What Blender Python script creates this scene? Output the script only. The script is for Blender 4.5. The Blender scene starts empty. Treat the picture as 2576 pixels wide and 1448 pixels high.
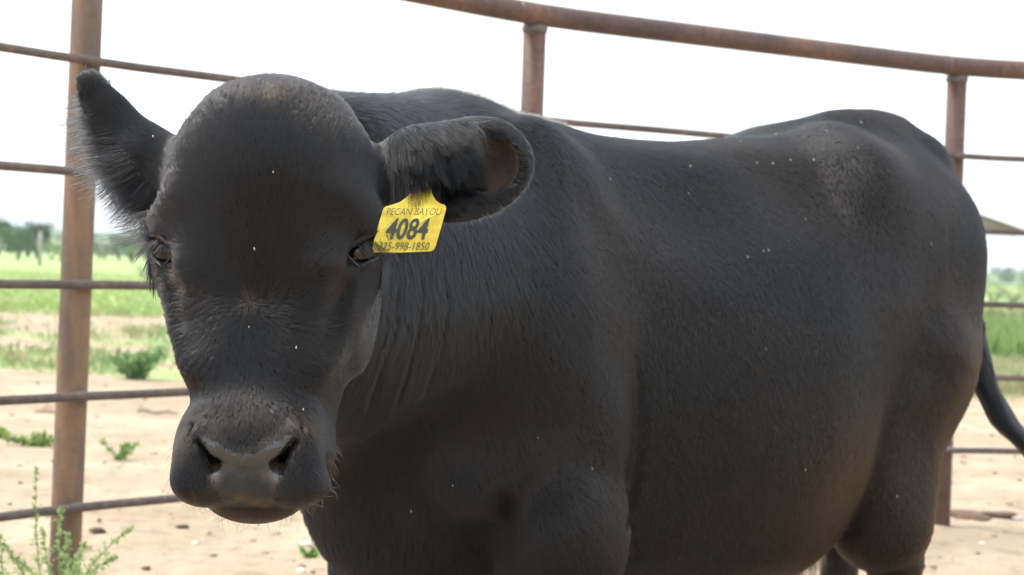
import bpy, math, random
import numpy as np
from mathutils import Vector, Matrix

# ------------------------------------------------------------------ camera, world, sun, exposure
scene = bpy.context.scene
COL = scene.collection
R = math.radians
F_PX = 4200.0            # focal length in pixels of a 2576-wide frame
CAM_H = 1.03
PITCH, ROLL = R(0.764), R(2.0)
fwd = Vector((0, math.cos(PITCH), -math.sin(PITCH)))
right0 = Vector((1, 0, 0))
up0 = right0.cross(fwd)
right = right0 * math.cos(ROLL) + up0 * math.sin(ROLL)
up = up0 * math.cos(ROLL) - right0 * math.sin(ROLL)
cam_data = bpy.data.cameras.new('camera')
cam = bpy.data.objects.new('camera', cam_data)
COL.objects.link(cam)
cam.matrix_world = Matrix(((right.x, up.x, -fwd.x, 0), (right.y, up.y, -fwd.y, 0), (right.z, up.z, -fwd.z, CAM_H), (0, 0, 0, 1)))
cam_data.sensor_width = 36
cam_data.lens = 36 * F_PX / 2576
cam_data.clip_start = 0.05
cam_data.clip_end = 6000
cam_data.dof.use_dof = True
cam_data.dof.focus_distance = 1.93
cam_data.dof.aperture_fstop = 9
scene.camera = cam

scene.view_settings.view_transform = 'Standard'
scene.view_settings.look = 'None'
scene.view_settings.gamma = 1
scene.view_settings.use_curve_mapping = False
scene.view_settings.exposure = 1.2

world = bpy.data.worlds.new('World')
scene.world = world
world.use_nodes = True
wt = world.node_tree
SUN_EL, SUN_AZ = R(60), R(-88)          # azimuth measured from +Y (away from the camera) towards +X
sky = wt.nodes.new('ShaderNodeTexSky')
sky.sky_type = 'NISHITA'
sky.sun_disc = False
sky.sun_elevation = SUN_EL
sky.sun_rotation = SUN_AZ
sky.air_density = 1.5
sky.dust_density = 5.0
bg = wt.nodes['Background']
bg.inputs['Strength'].default_value = 0.12
# thin bright overcast: the sky colour loses most of its blue and gets soft cloud variation
tc = wt.nodes.new('ShaderNodeTexCoord')
mp = wt.nodes.new('ShaderNodeMapping'); mp.inputs['Scale'].default_value = (1.2, 1.2, 4.0)
nz = wt.nodes.new('ShaderNodeTexNoise'); nz.inputs['Scale'].default_value = 1.6; nz.inputs['Detail'].default_value = 4
wt.links.new(tc.outputs['Generated'], mp.inputs['Vector']); wt.links.new(mp.outputs['Vector'], nz.inputs['Vector'])
mr = wt.nodes.new('ShaderNodeMapRange'); mr.inputs['From Min'].default_value = 0.3; mr.inputs['From Max'].default_value = 0.7
mr.inputs['To Min'].default_value = 0.62; mr.inputs['To Max'].default_value = 0.9
wt.links.new(nz.outputs['Fac'], mr.inputs['Value'])
mx = wt.nodes.new('ShaderNodeMix'); mx.data_type = 'RGBA'
mx.inputs['B'].default_value = (7.6, 8.2, 8.5, 1)
wt.links.new(mr.outputs['Result'], mx.inputs['Factor'])
wt.links.new(sky.outputs['Color'], mx.inputs['A'])
wt.links.new(mx.outputs['Result'], bg.inputs['Color'])

sun_data = bpy.data.lights.new('sun', 'SUN')
sun_data.energy = 1.7
sun_data.angle = R(20)
sun_data.color = (1.0, 0.96, 0.9)
sun = bpy.data.objects.new('sun', sun_data)
COL.objects.link(sun)
sdir = Vector((math.sin(SUN_AZ) * math.cos(SUN_EL), math.cos(SUN_AZ) * math.cos(SUN_EL), math.sin(SUN_EL)))
sun.rotation_euler = (-sdir).to_track_quat('-Z', 'Y').to_euler()

# ------------------------------------------------------------------ helpers
CAM = Vector((0, 0, CAM_H))
def at(px, py, d):
    """world point seen at photo pixel (2576x1448 scale) at depth d along the view axis"""
    return CAM + (right * ((px - 1288) / F_PX) - up * ((py - 724) / F_PX) + fwd) * d
def ground_at(px, py, z=0.0):
    v = right * ((px - 1288) / F_PX) - up * ((py - 724) / F_PX) + fwd
    t = (z - CAM_H) / v.z
    return CAM + v * t
def tag(o, label=None, cat=None, group=None, kind=None):
    if label: o['label'] = label
    if cat: o['category'] = cat
    if group: o['group'] = group
    if kind: o['kind'] = kind
    return o
def link(name, me, mat=None, parent=None, loc=None):
    o = bpy.data.objects.new(name, me)
    COL.objects.link(o)
    if mat is not None and me is not None and hasattr(me, 'materials') and not len(me.materials):
        me.materials.append(mat)
    if parent is not None: o.parent = parent
    if loc is not None: o.location = loc
    return o
def empty(name, loc=(0, 0, 0)):
    o = bpy.data.objects.new(name, None)
    COL.objects.link(o); o.location = loc
    o.empty_display_size = 0.1
    return o
def mesh_np(name, V, Fq, smooth=True):
    """V (n,3), Fq (m,k) constant polygon size"""
    V = np.ascontiguousarray(V, dtype=np.float32); Fq = np.ascontiguousarray(Fq, dtype=np.int32)
    me = bpy.data.meshes.new(name)
    me.vertices.add(len(V)); me.vertices.foreach_set('co', V.ravel())
    k = Fq.shape[1]
    me.loops.add(Fq.size); me.loops.foreach_set('vertex_index', Fq.ravel())
    me.polygons.add(len(Fq))
    me.polygons.foreach_set('loop_start', np.arange(0, Fq.size, k, dtype=np.int32))
    try: me.polygons.foreach_set('loop_total', np.full(len(Fq), k, dtype=np.int32))
    except Exception: pass
    if smooth: me.polygons.foreach_set('use_smooth', np.ones(len(Fq), dtype=bool))
    me.update(calc_edges=True)
    me.validate()
    return me
def set_color(me, name, C):
    a = me.color_attributes.new(name, 'FLOAT_COLOR', 'POINT')
    C4 = np.ones((len(C), 4), np.float32); C4[:, :3] = C
    a.data.foreach_set('color', C4.ravel())
def tube(pts, rad, seg=12, caps=True):
    """tube mesh arrays along polyline pts; rad scalar or list"""
    pts = [Vector(p) for p in pts]; n = len(pts)
    rad = [rad] * n if not hasattr(rad, '__len__') else rad
    V = []; Fc = []
    prev = None
    for i, p in enumerate(pts):
        t = (pts[min(i + 1, n - 1)] - pts[max(i - 1, 0)]).normalized()
        if prev is None:
            a = t.cross(Vector((0, 0, 1)))
            if a.length < 0.05: a = t.cross(Vector((0, 1, 0)))
            a.normalize()
        else:
            a = (prev - t * prev.dot(t)).normalized()
        prev = a
        b = t.cross(a)
        for s in range(seg):
            an = 2 * math.pi * s / seg
            V.append(p + (a * math.cos(an) + b * math.sin(an)) * rad[i])
    for i in range(n - 1):
        for s in range(seg):
            s2 = (s + 1) % seg
            Fc.append((i * seg + s, i * seg + s2, (i + 1) * seg + s2, (i + 1) * seg + s))
    if caps:
        Fc.append(tuple(range(seg - 1, -1, -1)))
        Fc.append(tuple((n - 1) * seg + s for s in range(seg)))
    return V, Fc
def mesh_py(name, V, Fc, smooth=True):
    me = bpy.data.meshes.new(name)
    me.from_pydata([tuple(v) for v in V], [], Fc)
    if smooth: me.polygons.foreach_set('use_smooth', [True] * len(me.polygons))
    me.update()
    return me

# ------------------------------------------------------------------ node material helpers
def new_mat(name):
    m = bpy.data.materials.new(name); m.use_nodes = True
    nt = m.node_tree
    return m, nt, nt.nodes['Principled BSDF']
def node(nt, typ, **kw):
    n = nt.nodes.new(typ)
    for k, v in kw.items(): setattr(n, k, v)
    return n
def ramp(nt, fac, stops):
    r = nt.nodes.new('ShaderNodeValToRGB')
    el = r.color_ramp.elements
    while len(el) < len(stops): el.new(0.5)
    for e, (p, c) in zip(el, stops):
        e.position = p; e.color = (*c, 1) if len(c) == 3 else c
    nt.links.new(fac, r.inputs['Fac'])
    return r
def noise(nt, scale, detail=4, rough=0.55, vec=None, dist=0.0):
    n = nt.nodes.new('ShaderNodeTexNoise')
    n.inputs['Scale'].default_value = scale; n.inputs['Detail'].default_value = detail
    n.inputs['Roughness'].default_value = rough; n.inputs['Distortion'].default_value = dist
    if vec is not None: nt.links.new(vec, n.inputs['Vector'])
    return n
def bump(nt, height, strength, dist, normal=None):
    b = nt.nodes.new('ShaderNodeBump')
    b.inputs['Strength'].default_value = strength; b.inputs['Distance'].default_value = dist
    nt.links.new(height, b.inputs['Height'])
    if normal is not None: nt.links.new(normal, b.inputs['Normal'])
    return b
# ================================================================== THE STEER: one continuous implicit surface
rng = np.random.default_rng(7)
TH = R(40)
BO = np.array([-0.06, 2.85, 0.0])                       # ground point under the withers
BU = np.array([math.cos(TH), math.sin(TH), 0.0])        # towards the tail
BV = np.array([math.sin(TH), -math.cos(TH), 0.0])       # towards the animal's left (near) side
BW = np.array([0, 0, 1.0])
def B(u, v, w):
    if u > .7: u = .7 + (u - .7) * .87
    return BO + BU * u + BV * v + BW * w
# head frame
def rot(axis, a):
    return np.array(Matrix.Rotation(a, 3, Vector(axis)))
cr, cu, cf = (np.array(v) for v in (right, up, fwd))
HM = np.stack([cr, cf, cu], 1)                           # columns x (photo right), y (into the head), z (up the face)
HM = HM @ rot((0, 1, 0), R(0.1)) @ rot((0, 0, 1), -R(3.5)) @ rot((1, 0, 0), -R(11.0))
HO = np.array(at(642, 640, 1.885))
def H(x, y, z): return HO + HM @ np.array([x, y, z])

def smin(a, b, k):
    h = np.maximum(k - np.abs(a - b), 0.0) / k
    return np.minimum(a, b) - h * h * k * 0.25
def smax(a, b, k): return -smin(-a, -b, k)

PR = []   # (mode, fn, centre, bounding radius, k)
def add(fn, c, Rr, k, mode='u'): PR.append((mode, fn, np.asarray(c, np.float64), Rr, k))
def sphere_f(c, r):
    c = np.asarray(c); return lambda P: np.linalg.norm(P - c, axis=1) - r
def ell_f(c, rad, M=None):
    c = np.asarray(c); rad = np.asarray(rad)
    def f(P):
        q = P - c
        if M is not None: q = q @ M
        k0 = np.linalg.norm(q / rad, axis=1); k1 = np.linalg.norm(q / (rad * rad), axis=1)
        return k0 * (k0 - 1.0) / np.maximum(k1, 1e-6)
    return f
def cone_f(a, b, r1, r2):
    a = np.asarray(a); b = np.asarray(b); ba = b - a; L2 = float(ba @ ba)
    def f(P):
        t = np.clip(((P - a) @ ba) / L2, 0, 1)
        return np.linalg.norm(P - a - t[:, None] * ba, axis=1) - (r1 + (r2 - r1) * t)
    return f
def ell(c, rad, k, M=None, mode='u'): add(ell_f(c, rad, M), c, max(rad), k, mode)
def cone(a, b, r1, r2, k, mode='u'):
    a = np.asarray(a); b = np.asarray(b)
    add(cone_f(a, b, r1, r2), (a + b) / 2, np.linalg.norm(b - a) / 2 + max(r1, r2), k, mode)
def both(fn):
    for s in (1, -1): fn(s)
BM = np.stack([BU, BV, BW], 1)
def BR(pitch=0, yaw=0, roll=0):   # body frame with local rotations (about v, w, u)
    return BM @ rot((0, 1, 0), pitch) @ rot((0, 0, 1), yaw) @ rot((1, 0, 0), roll)
def HR(a=0, b=0, c=0): return HM @ rot((0, 0, 1), c) @ rot((0, 1, 0), b) @ rot((1, 0, 0), a)

# ---- trunk
TS = np.array([  # u, ztop, zc, zbot, half width
 [-.33, .94, .84, .74, .03], [-.30, 1.02, .84, .66, .10], [-.25, 1.14, .87, .57, .17], [-.15, 1.256, .91, .52, .205],
 [0, 1.290, .92, .48, .245], [.1, 1.288, .91, .455, .265], [.2, 1.268, .89, .44, .285], [.32, 1.266, .87, .43, .31],
 [.45, 1.270, .86, .42, .325], [.6, 1.290, .87, .42, .325], [.72, 1.300, .90, .42, .30], [.80, 1.316, .96, .45, .275],
 [.91, 1.338, 1.02, .60, .225], [1.03, 1.372, 1.06, .82, .20], [1.13, 1.348, 1.07, .87, .165], [1.19, 1.29, 1.07, .92, .12], [1.23, 1.20, 1.08, 1.0, .03]])
def densify(T, sig):
    x = np.linspace(T[0, 0], T[-1, 0], 500); out = [x]
    g = np.exp(-.5 * ((x[:, None] - x[None]) / sig) ** 2)
    g /= g.sum(1, keepdims=True)
    for c in range(1, T.shape[1]): out.append(g @ np.interp(x, T[:, 0], T[:, c]))
    return np.stack(out, 1)
TS = densify(TS, .035)
def trunk(P):
    q = (P - BO) @ BM
    u = q[:, 0]; v = q[:, 1]; z = q[:, 2]
    uc = np.clip(u, TS[0, 0], TS[-1, 0])
    smo = lambda col: np.interp(uc, TS[:, 0], TS[:, col])
    zt = smo(1); zc = smo(2); zb = smo(3); w = smo(4)
    h = np.where(z > zc, zt - zc, zc - zb)
    n = np.where(z > zc, 2.15, 2.3)
    Fv = (np.abs(v / w) ** n + np.abs((z - zc) / h) ** n + 1e-9) ** (1 / n)
    d = (Fv - 1) * np.minimum(w, h)
    du = np.abs(u - uc)
    return np.where(du > 0, np.sqrt(du * du + np.maximum(d, 0) ** 2), d)
add(trunk, B(.42, 0, .9), 1.2, .01)
def mk(s):
    s = s if s > 0 else -.84
    # shoulder blade, upper arm, triceps
    ell(B(.0, .165 * s, 1.03), (.125, .085, .24), .08, BR(R(-14)))
    ell(B(-.09, .185 * s, .83), (.165, .095, .17), .08, BR(R(20)))
    ell(B(.0, .205 * s, .77), (.115, .092, .16), .018, BR(R(-12)))
    # rump: hook bone, loin edge, thigh, pin bone
    cone(B(.77, .18 * s, 1.210), B(.82, .10 * s, 1.255), .026, .033, .11)
    cone(B(.79, .185 * s, 1.18), B(1.12, .15 * s, 1.09), .05, .08, .10)
    ell(B(.84, .145 * s, 1.06), (.12, .09, .17), .16, BR())
    ell(B(1.04, .138 * s, 1.0), (.200, .108, .26), .08, BR(R(8)))
    ell(B(.98, .165 * s, .86), (.17, .10, .20), .08, BR(R(10)))
    cone(B(1.20, .07 * s, 1.27), B(1.255, .075 * s, 1.19), .05, .05, .07)
    cone(B(1.165, .10 * s, 1.12), B(1.09, .14 * s, .85), .09, .10, .08)
both(mk)
# sacral crest and tail head, withers crest
cone(B(.84, 0, 1.285), B(.94, 0, 1.318), .03, .035, .07)
cone(B(1.02, 0, 1.325), B(1.16, 0, 1.332), .035, .036, .06)
cone(B(1.20, 0, 1.315), B(1.27, 0, 1.25), .035, .03, .04)
# hollow in front of the hooks
# brisket
ell(B(-.16, 0, .70), (.13, .11, .19), .08)
ell(B(-.10, 0, .64), (.16, .11, .13), .08)
# ---- legs (near / far set in different positions of a standing pose)
def foreleg(v, du):
    cone(B(-.02 + du * .3, v, .76), B(.0 + du, v, .60), .12 if v > 0 else .09, .088 if v > 0 else .076, .06)
    cone(B(.0 + du, v, .60), B(-.02 + du, v, .40), .082, .052, .03)
    cone(B(-.025 + du, v, .38), B(-.03 + du, v, .33), .053, .045, .02)
    cone(B(-.03 + du, v, .33), B(-.025 + du, v, .15), .036, .034, .03)
    cone(B(-.025 + du, v, .15), B(-.045 + du, v, .10), .043, .040, .02)
    cone(B(-.05 + du, v + .018, .07), B(-.075 + du, v + .026, .02), .030, .036, .01)
    cone(B(-.05 + du, v - .018, .07), B(-.075 + du, v - .026, .02), .030, .036, .01)
ell(B(.015, .262, .585), (.088, .060, .13), .02, BR(R(8)))
foreleg(.205, 0.02); foreleg(-.160, -.085)
def hindleg(v, du):
    cone(B(1.0 + du * .4, v * .9, .88), B(.92 + du, v, .70), .15, .105, .03)
    cone(B(.91 + du * .6, v, .78), B(.94 + du, v, .55), .137, .103, .02)
    cone(B(1.12 + du * .3, v * .9, .88), B(1.01 + du, v, .58), .085, .055, .05)
    cone(B(.955 + du, v, .56), B(1.015 + du, v, .46), .062, .048, .04)
    cone(B(1.015 + du, v, .50), B(1.045 + du, v, .475), .025, .026, .03)
    cone(B(.995 + du, v, .45), B(.98 + du, v, .17), .044, .036, .03)
    cone(B(.98 + du, v, .15), B(.955 + du, v, .10), .043, .040, .02)
    cone(B(.945 + du, v + .018, .07), B(.915 + du, v + .026, .02), .030, .036, .01)
    cone(B(.945 + du, v - .018, .07), B(.915 + du, v - .026, .02), .030, .036, .01)
hindleg(.165, 0.005); hindleg(-.17, .30)
# tail
TAIL = [B(1.24, 0, 1.275), B(1.32, 0, 1.22), B(1.36, 0, 1.08), np.array(at(2446, 820, 3.72)), np.array(at(2480, 975, 3.70)), np.array(at(2530, 1068, 3.66)), np.array(at(2600, 1130, 3.62)), np.array(at(2680, 1230, 3.60))]
for a_, b_, r1, r2 in zip(TAIL[:-1], TAIL[1:], (.034, .030, .026, .022, .019, .016, .012), (.030, .026, .022, .019, .016, .012, .006)): cone(a_, b_, r1, r2, .02)
# flank fold, sheath
cone(B(.60, 0, .50), B(.76, 0, .50), .05, .03, .05)
# hollow between the neck and the point of the shoulder, and between brisket and foreleg
# ---- neck
nkb = [(H(0, .20, .105), B(-.13, 0, 1.155), .09, .135), (H(0, .22, .01), B(-.20, 0, 1.02), .098, .215), (H(0, .22, -.06), B(-.20, 0, .86), .070, .19)]
for a_, b_, r1, r2 in nkb: cone(a_, b_, r1, r2, .09)
cone(np.array(at(830, 428, 2.18)), B(-.06, 0, 1.178), .092, .112, .06)
cone(H(-.01, .24, .04), B(-.12, .10, 1.0), .08, .19, .1)
NB = len(PR)                                              # everything from here on is head detail

# ---- head
HS = np.array([  # z, w, yfront, yback : skull and nasal wedge
 [-.215, .068, .004, .12], [-.18, .070, .004, .12], [-.14, .067, .003, .13], [-.10, .071, .001, .15], [-.06, .081, -.001, .19],
 [-.02, .098, -.002, .21], [.02, .112, -.002, .22], [.07, .116, .003, .225], [.12, .110, .016, .22], [.16, .092, .034, .20], [.19, .06, .06, .17]])
JS = np.array([  # jaw and cheeks
 [-.225, .054, .05, .115], [-.19, .064, .04, .13], [-.16, .074, .038, .155], [-.12, .087, .038, .19], [-.08, .094, .04, .225], [-.04, .100, .042, .24], [.0, .106, .05, .24], [.04, .09, .06, .23]])
def loft_f(T, n):
    T = densify(T, .010)
    def f(P):
        q = (P - HO) @ HM
        z = q[:, 2]; zc = np.clip(z, T[0, 0], T[-1, 0])
        smo = lambda c: np.interp(zc, T[:, 0], T[:, c])
        w = smo(1); yf = smo(2); yb = smo(3)
        yc = (yf + yb) / 2; h = (yb - yf) / 2
        Fv = (np.abs(q[:, 0] / w) ** n + np.abs((q[:, 1] - yc) / h) ** n + 1e-9) ** (1 / n)
        d = (Fv - 1) * np.minimum(w, h) * 0.9
        dz = np.abs(z - zc)
        return np.where(dz > 0, np.sqrt(dz * dz + np.maximum(d, 0) ** 2) * np.sign(np.maximum(d, 0) + dz), d)
    return f
add(loft_f(HS, 3.3), H(0, .11, -.05), .27, .03)
add(loft_f(JS, 2.6), H(0, .14, -.09), .24, .035)
ell(H(-.004, .105, .118), (.114, .112, .118), .035, HR())
ell(H(0, .062, .09), (.095, .066, .11), .06, HR())
def hd(s):
    # brow ridge, eye mound, cheek bone, facial crest
    cone(H(.084 * s, .040, .066), H(.113 * s, .060, .044), .026, .028, .03)
    ell(H(.106 * s, .066, .014), (.028, .036, .034), .02, HR())
    cone(H(.104 * s, .075, -.015), H(.086 * s, .07, -.07), .022, .022, .035)
    cone(H(.076 * s, .032, -.03), H(.066 * s, .030, -.11), .020, .014, .05)
    ell(H(.092 * s, .14, -.05), (.022, .05, .06), .03, HR())
both(hd)
# muzzle
def box_f(c, hx, r):
    c = np.asarray(c); hx = np.asarray(hx)
    def f(P):
        q = np.abs((P - c) @ HM) - (hx - r)
        return np.linalg.norm(np.maximum(q, 0), axis=1) + np.minimum(q.max(axis=1), 0) - r
    return f
add(box_f(H(-.005, .050, -.2335), (.077, .052, .044), .030), H(0, .052, -.2335), .12, .036)
ell(H(0, .025, -.198), (.060, .028, .034), .035, HR())                        # hairy bridge over the nose pad
# upper lip, arched in the middle
def lip(s):
    ell(H(.054 * s, .032, -.256), (.034, .036, .023), .012, HR())
    ell(H(.064 * s, .012, -.236), (.018, .020, .030), .014, HR(0, R(-12) * s))  # wing of the nostril
both(lip)
cone(H(-.016, -.02, -.297), H(.016, -.02, -.297), .024, .024, .012, 's')
cone(H(-.03, -.02, -.268), H(.03, -.02, -.268), .014, .014, .012, 's')        # arch under the lip
def mouth(s):
    cone(H(.058 * s, .018, -.283), H(.084 * s, .07, -.262), .005, .004, .012, 's')
ell(H(-.004, .070, -.256), (.063, .052, .041), .004, HR())                    # chin
# nostrils
def nos(s):
    cone(H(.0600 * s, -.002, -.190), H(.0520 * s, .000, -.212), .0035, .0060, .004, 's')
    cone(H(.0520 * s, -.001, -.212), H(.0385 * s, -.001, -.236), .0072, .0112, .005, 's')
    cone(H(.042 * s, .002, -.228), H(.034 * s, .042, -.218), .010, .009, .005, 's')
    cone(H(.0625 * s, .006, -.205), H(.052 * s, .002, -.240), .006, .009, .008)          # fleshy outer wing
    # rim of the pad
    cone(H(.050 * s, -.004, -.199), H(.030 * s, -.005, -.219), .0055, .0085, .008)
    cone(H(.030 * s, -.005, -.219), H(.0, -.004, -.230), .0085, .0085, .008)
    # eye opening: a slanting almond cut into the mound
    ell(H(.122 * s, .040, .014), (.0230, .022, .0125), .004, HM @ rot((0, 0, 1), R(50) * s) @ rot((0, 1, 0), -R(30) * s), 's')
both(nos)
def surf(p):
    p = np.array([p], float)
    for _ in range(6):
        g = np.array([[(sdf(p + o) - sdf(p - o))[0] / .004 for o in np.eye(3) * .002]])
        p = p - sdf(p)[:, None] * g / max((g * g).sum(), .3)
    return p[0], g[0] / np.linalg.norm(g[0])
def groove(a, b, r, k):
    (pa, na), (pb, nb) = surf(a), surf(b)
    cone(pa + na * r, pb + nb * r, r, r, k, 's')
def sdf(P, upto=None):
    d = np.full(len(P), 9.0)
    for i, (mode, fn, c, Rr, k) in enumerate(PR[:upto]):
        bd = np.linalg.norm(P - c, axis=1) - Rr
        if mode == 'u': m = bd < np.minimum(d, .8) + k
        else: m = bd < .05 + k
        if not m.any(): continue
        v = fn(P[m])
        d[m] = smin(d[m], v, k) if mode == 'u' else smax(d[m], -v, k)
    return d
def hit(px, py, t=1.5):
    o = np.array(CAM); v = np.array(at(px, py, 1.0)) - o; ln = np.linalg.norm(v); v /= ln
    for _ in range(90):
        d = sdf((o + v * t)[None])[0]
        if d < .0008: break
        t += d * .8
    p = o + v * t
    g = np.array([(sdf((p + e)[None]) - sdf((p - e)[None]))[0] for e in np.eye(3) * .003])
    return p, g / np.linalg.norm(g)
def groove_px(pl, r, k):
    dense = []
    for a, b in zip(pl[:-1], pl[1:]):
        m = max(1, int(math.hypot(b[0] - a[0], b[1] - a[1]) / 35))
        dense += [(a[0] + (b[0] - a[0]) * i / m, a[1] + (b[1] - a[1]) * i / m) for i in range(m)]
    hs = [hit(*q) for q in dense + [pl[-1]]]
    for (pa, na), (pb, nb) in zip(hs[:-1], hs[1:]): cone(pa + na * r * .7, pb + nb * r * .7, r, r, k, 's')
def dent(px, py, rad, off, k):
    p, n = hit(px, py); ell(p + n * off, rad, k, BM, 's')
def swell(px, py, rad, off, k):
    p, n = hit(px, py); ell(p - n * off, rad, k, BM)
dent(1070, 1150, (.10, .10, .11), .068, .10)         # hollow between dewlap and point of the shoulder
dent(1385, 1080, (.10, .10, .06), .085, .10)           # above the elbow
dent(1990, 500, (.12, .10, .09), .106, .12)          # hollow in front of the hook bone
dent(2330, 1110, (.09, .09, .12), .075, .10)           # behind the flank fold
dent(1760, 520, (.14, .08, .10), .085, .12)
swell(1190, 1230, (.06, .06, .05), .032, .05)
swell(1440, 1315, (.085, .07, .10), .050, .02)          # point of the shoulder
groove_px([(1560, 790), (1592, 890), (1612, 980), (1614, 1090), (1600, 1200), (1578, 1310)], .0010, .017)
groove_px([(1002, 690), (990, 830), (945, 990)], .001, .012)
groove_px([(1062, 680), (1052, 830), (1012, 1000)], .001, .012)
groove_px([(1125, 700), (1118, 850), (1085, 960)], .001, .010)
groove_px([(1255, 1235), (1300, 1300), (1300, 1400)], .004, .030)
dent(478, 790, (.022, .03, .035), .024, .035)
dent(818, 790, (.022, .03, .035), .024, .035)
dent(1500, 640, (.05, .05, .16), .062, .07)
swell(1420, 900, (.12, .08, .16), .07, .10)
def tear(s):
    groove(H(.100 * s, .03, -.002), H(.086 * s, .02, -.035), .003, .020)
    groove(H(.086 * s, .02, -.035), H(.076 * s, .02, -.070), .002, .022)      # below the inner corner of the eye
    groove(H(.126 * s, .055, .042), H(.104 * s, .025, .024), .0012, .007)     # crease of the upper lid
both(tear)
groove(H(0, 0, -.262), H(0, .0, -.232), .002, .006)
# ---- ears
def frame(x, y):
    x = np.asarray(x, float); x /= np.linalg.norm(x)
    z = np.cross(x, y); z /= np.linalg.norm(z)
    return np.stack([x, np.cross(z, x), z], 1)
EC = {}
def ear_near():
    c = np.array(at(1150, 430, 2.035))
    ax = cr * .985 + cu * .17 + cf * .10
    M = frame(ax, cu * 1.0 + cf * .25)                    # x along the ear, y up, z = towards the camera/out of the cup
    if M[:, 2] @ cf > 0: M[:, 2] *= -1
    EC['near'] = (c, M)
    cone(H(.088, .135, .085), np.array(at(1040, 425, 2.035)), .040, .044, .025)
    ell(c, (.088, .063, .026), .03, M)
    ell(c + M[:, 0] * .036 + M[:, 1] * .010, (.05, .047, .022), .02, M)
    ell(c + M[:, 0] * .035 + M[:, 1] * -.002 + M[:, 2] * .016, (.036, .037, .028), .010, M, 's')
    ell(c + M[:, 0] * -.005 + M[:, 1] * -.008 + M[:, 2] * .026, (.052, .022, .016), .018, M, 's')
ear_near()
def ear_far():
    a = H(-.085, .135, .085); 
    c = np.array(at(308, 335, 2.02))
    ax = -cr * .62 + cu * .76 + cf * .06
    M = frame(ax, cr * .8 + cu * .6 + cf * .2)
    EC['far'] = (c, M)
    cone(a, np.array(at(380, 408, 2.02)), .045, .038, .03)
    ell(np.array(at(325, 352, 2.02)), (.078, .028, .016), .03, M)
    ell(np.array(at(268, 268, 2.02)), (.046, .015, .009), .02, M)
ear_far()

def grad(P, e=.0015):
    g = np.empty_like(P)
    for a in range(3):
        o = np.zeros(3); o[a] = e
        g[:, a] = sdf(P + o) - sdf(P - o)
    return g / (2 * e)

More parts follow.
